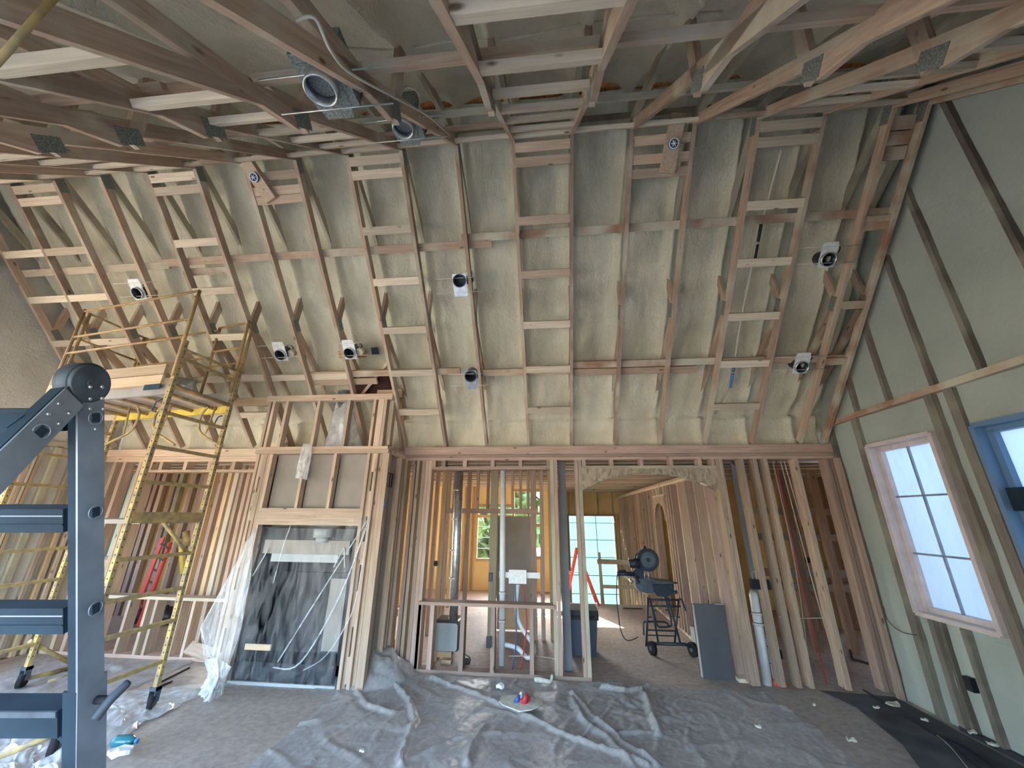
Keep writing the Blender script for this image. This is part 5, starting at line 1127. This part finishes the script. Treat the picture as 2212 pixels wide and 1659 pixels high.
def sheet_fn(u, v):
    x = SX0+(SX1-SX0)*u; y = SY0+(SY1-SY0)*v
    ed = min(u, 1-u, v, 1-v)
    x += .10*nz(u*3, v*7, 11)*(1-min(1, ed*8)); y += .10*nz(u*9, v*3, 12)*(1-min(1, ed*8))
    n = .012*(1-min(1, 4*abs(nz(x*1.3+y*.6, y*2.4, 1))))+.010*(1-min(1, 5*abs(nz(x*2.6, y*2.2-x*2.2, 4))))+.006*abs(nz(x*13, y*13, 8))
    sh = .035*abs(nz(x*9, y*9, 5))*max(0, 1-((x-.95)**2/.35+(y-4.75)**2/.3))
    h = .006+n+sh+fold_h(x+.022*nz(x*6, y*6, 2), y+.022*nz(x*6, y*6, 7))*(1+.5*nz(x*8, y*8, 4))
    return (x, y, h)
fs = tag(MB().grid(sheet_fn, 340, 240).build('floor_sheet', M_FILMD, None, (0, 3.8, 0)), 'large dusty clear plastic sheet wrinkled over the middle of the floor', 'plastic sheet')
# heaped corner of the sheet beside the fireplace
hp = at(805, 1455, 'z', 0)
def heap_fn(u, v):
    x = hp.x-.42+.95*u; y = hp.y-.65+.95*v; d = max(0, 1-((u-.52)**2+(v-.62)**2)/.24); z = .01+.26*d**1.3*(1+.35*nz(u*6, v*5, 3))+.05*abs(nz(u*13, v*9, 6))*d**.5; return (x+.05*nz(u*5, v*5, 2), y, z)
tag(MB().grid(heap_fn, 50, 46).build('sheet_heap', M_FILMD, None, hp), 'grey heaped fold of plastic at the right foot of the fireplace', 'plastic sheet')
# pale plastic on the left floor
def left_sheet(name, pts, seed, lab, amp=.06, m=M_FILMW):
    P = [at(px, py, 'z', 0) for px, py in pts]
    def fn(u, v):
        p = P[0].lerp(P[1], u).lerp(P[3].lerp(P[2], u), v); ed = min(u, 1-u, v, 1-v); w = 1 if ed > .12 else .3+.7*ed/.12
        return (p.x+.12*nz(u*3, v*5, seed), p.y+.12*nz(u*5, v*3, seed+1), .008+w*amp*(abs(nz(u*4+seed, v*6, seed))+.5*abs(nz(u*11, v*9+seed, 2))))
    return tag(MB().grid(fn, 60, 50).build(name, m, None, P[0].lerp(P[2], .5)), lab, 'plastic sheet')
left_sheet('pale_sheet', [(215, 1660), (300, 1560), (500, 1478), (180, 1500)], 21, 'pale plastic sheet running from the ladder foot to the fireplace', .06)
left_sheet('pale_sheet', [(-260, 1610), (120, 1560), (420, 1430), (60, 1425)], 33, 'wide pale plastic sheet under the scaffold on the left floor', .05, M_FILMD)
left_sheet('pale_sheet', [(-60, 1720), (160, 1680), (150, 1560), (-80, 1590)], 41, 'bunched pale plastic around the near scaffold caster', .08)
# torn scraps and debris
def scrap(px, py, w, lab, m, seed, h=.03, name='foam_scrap', cat='debris'):
    c = at(px, py, 'z', 0); c.z = .05; n = 12; P = []
    for k in range(n):
        a = 2*math.pi*k/n; r = w*(1+.5*nz(math.cos(a)*2+seed, math.sin(a)*2, seed)); P.append(c+Vector((r*math.cos(a)*1.3, r*math.sin(a), .02*nz(a, seed, 1))))
    o = MB().prism(P, (0, 0, h)).build(name, m, None, c); return tag(o, lab, cat)
M_SCR = simple('pale foam scrap', (.60, .60, .52), .8, 0, 20, .2)
scrap(1125, 1532, .17, 'flat torn sheet of foam scrap in the middle of the floor', M_SCR, 3, .01)
scrap(1080, 1497, .035, 'small white scrap left of the torn foam sheet', M_TAPE, 5)
c = at(1176, 1472, 'z', .03); MB().tube(curve_pts([c+Vector((-.10, .04, .0)), c+Vector((-.02, -.03, .02)), c+Vector((.07, -.02, .01)), c+Vector((.09, .03, .06))], 5), [.03]*5+[.025]*5+[.018]*5+[.01], 8).build('curled_scrap', M_SCR, None, c); tag([o for o in COL.objects if o.name == 'curled_scrap'][0], 'curled pale foam peel at the foot of the pony wall', 'debris')
c = at(1126, 1513, 'z', .075); rg = empty('red_rag', c, None, label='small red and blue crumpled rag on the floor sheet', cat='rag')
for k, (dx, dy, m) in enumerate(((0, 0, M_RED), (.05, .02, M_RED), (-.05, .0, M_BLUE), (-.03, .03, M_TAPE), (.03, -.02, M_RED))): MB().tube([c+Vector((dx, dy, -.02)), c+Vector((dx+.03, dy+.01, .02+.012*k))], [.035, .012], 7).build('rag_fold', m, rg)
scrap(255, 1646, .06, 'white torn paper scrap beside the ladder foot', M_TAPE, 8)
for k, (px, py, w, lab) in enumerate(((1762, 1537, .012, 'tiny white foam crumb on the floor near the right framing'), (1843, 1615, .025, 'foam crumb lowest on the right of the floor'), (1932, 1535, .05, 'long foam crumb by the black cords near the gable wall'), (2001, 1570, .022, 'foam crumb between the cords on the right floor'), (1897, 1543, .02, 'foam crumb left of the long one by the right wall'), (2150, 1625, .03, 'foam crumb near the lower right corner'), (1640, 1585, .02, 'grey crumb on the right part of the floor'), (2105, 1598, .025, 'foam crumb close under the right gable wall'), (780, 1640, .016, 'small pale crumb on the lower middle of the sheet'))):
    scrap(px, py, w, lab, M_SCR, 50+k, .012)
# teal bottle lying on the floor
c = at(266, 1603, 'z', .06); bt = empty('water_bottle', c, None, label='teal plastic bottle lying beside the scaffold caster', cat='bottle')
M_BOT = simple('teal bottle plastic', (.03, .16, .20), .15)
MB().tube([c+Vector((-.09, 0, 0)), c+Vector((-.07, 0, 0)), c+Vector((.04, .02, 0)), c+Vector((.065, .025, 0)), c+Vector((.08, .028, 0))], [.03, .042, .042, .025, .014], 18).build('bottle_body', M_BOT, bt); MB().tube([c+Vector((.08, .028, 0)), c+Vector((.10, .03, 0))], .016, 12).build('bottle_cap', M_BLUETAPE, bt)
# dark membrane and cords on the right floor
mb = MB(); P = [at(p, q, 'z', 0) for p, q in ((1770, 1493), (1935, 1508), (2235, 1672), (2010, 1690), (1950, 1610), (1850, 1530))]; mb.prism([(p.x, p.y, .004) for p in P], (0, 0, .006)); tag(mb.build('floor_membrane', simple('dark dusty floor membrane', (.085, .09, .10), .7, 0, 3, .5), None, P[0]), 'dark dusty underlay strip on the floor along the right gable wall', 'underlay')
for k, (pts, lab) in enumerate(((((1865, 1490), (1950, 1540), (2010, 1580), (2100, 1620), (2200, 1700)), 'upper black cord lying along the right gable wall'), (((2000, 1572), (2060, 1610), (2140, 1680)), 'lower black cord on the right floor'))):
    pipe('extension_cord', [at(*p, 'z', .02) for p in pts], .009, M_CABLEB, lab, 'cable', 6, smooth=6)
pipe('floor_wire', [at(2012, 1578, 'z', .02), at(2050, 1610, 'z', .02), at(2095, 1665, 'z', .02)], .003, M_CABLE, 'thin pale wire on the right floor between the black cords', 'cable', 5, smooth=4)
pipe('bracket_rod', [at(1836, 1404, 'z', .06), at(1841, 1423, 'z', .02), at(1903, 1442, 'z', .02)], .014, M_BLACK, 'black bent rod on the floor beyond the right framing', 'rod', 6)
pipe('wall_wire', [at(1908, 1310, 'x', XR-.01), at(1918, 1340, 'x', XR-.02), at(1945, 1364, 'x', XR-.02), at(1980, 1372, 'x', XR-.01)], .004, M_CABLEB, 'thin wire drooping on the foam left of the gridded window', 'cable', 5, smooth=5)
# trees outside the far windows
for k, (x, y, r, lab) in enumerate(((-3.5, 24, 3.2, 'leafy tree seen through the far kitchen window'), (13, 26, 4, 'leafy tree seen through the far right window'))):
    tr = empty('tree', (x, y, -1.7), None, label=lab, cat='tree'); MB().tube([(x, y, -1.7), (x, y, 1.5)], .2, 10).build('trunk', W_DARK, tr)
    mb = MB(); rr = random.Random(k)
    for i in range(420):
        a = rr.uniform(0, 6.28); b = math.acos(rr.uniform(-1, 1)); q = r*rr.uniform(.75, 1.0); c = Vector((x+q*math.cos(a)*math.sin(b), y+q*math.sin(a)*math.sin(b), 1.6+q*.8*math.cos(b))); n = Vector((rr.uniform(-1, 1), rr.uniform(-1, 1), rr.uniform(-1, 1))).normalized(); t = n.orthogonal()*.45; s2_ = n.cross(t)
        i0 = len(mb.v); mb.v += [c+t, c+s2_, c-t, c-s2_]; mb.f.append([i0, i0+1, i0+2, i0+3]); mb.sm.append(False)
    tag(mb.build('foliage', M_LEAF, tr), kind='stuff')
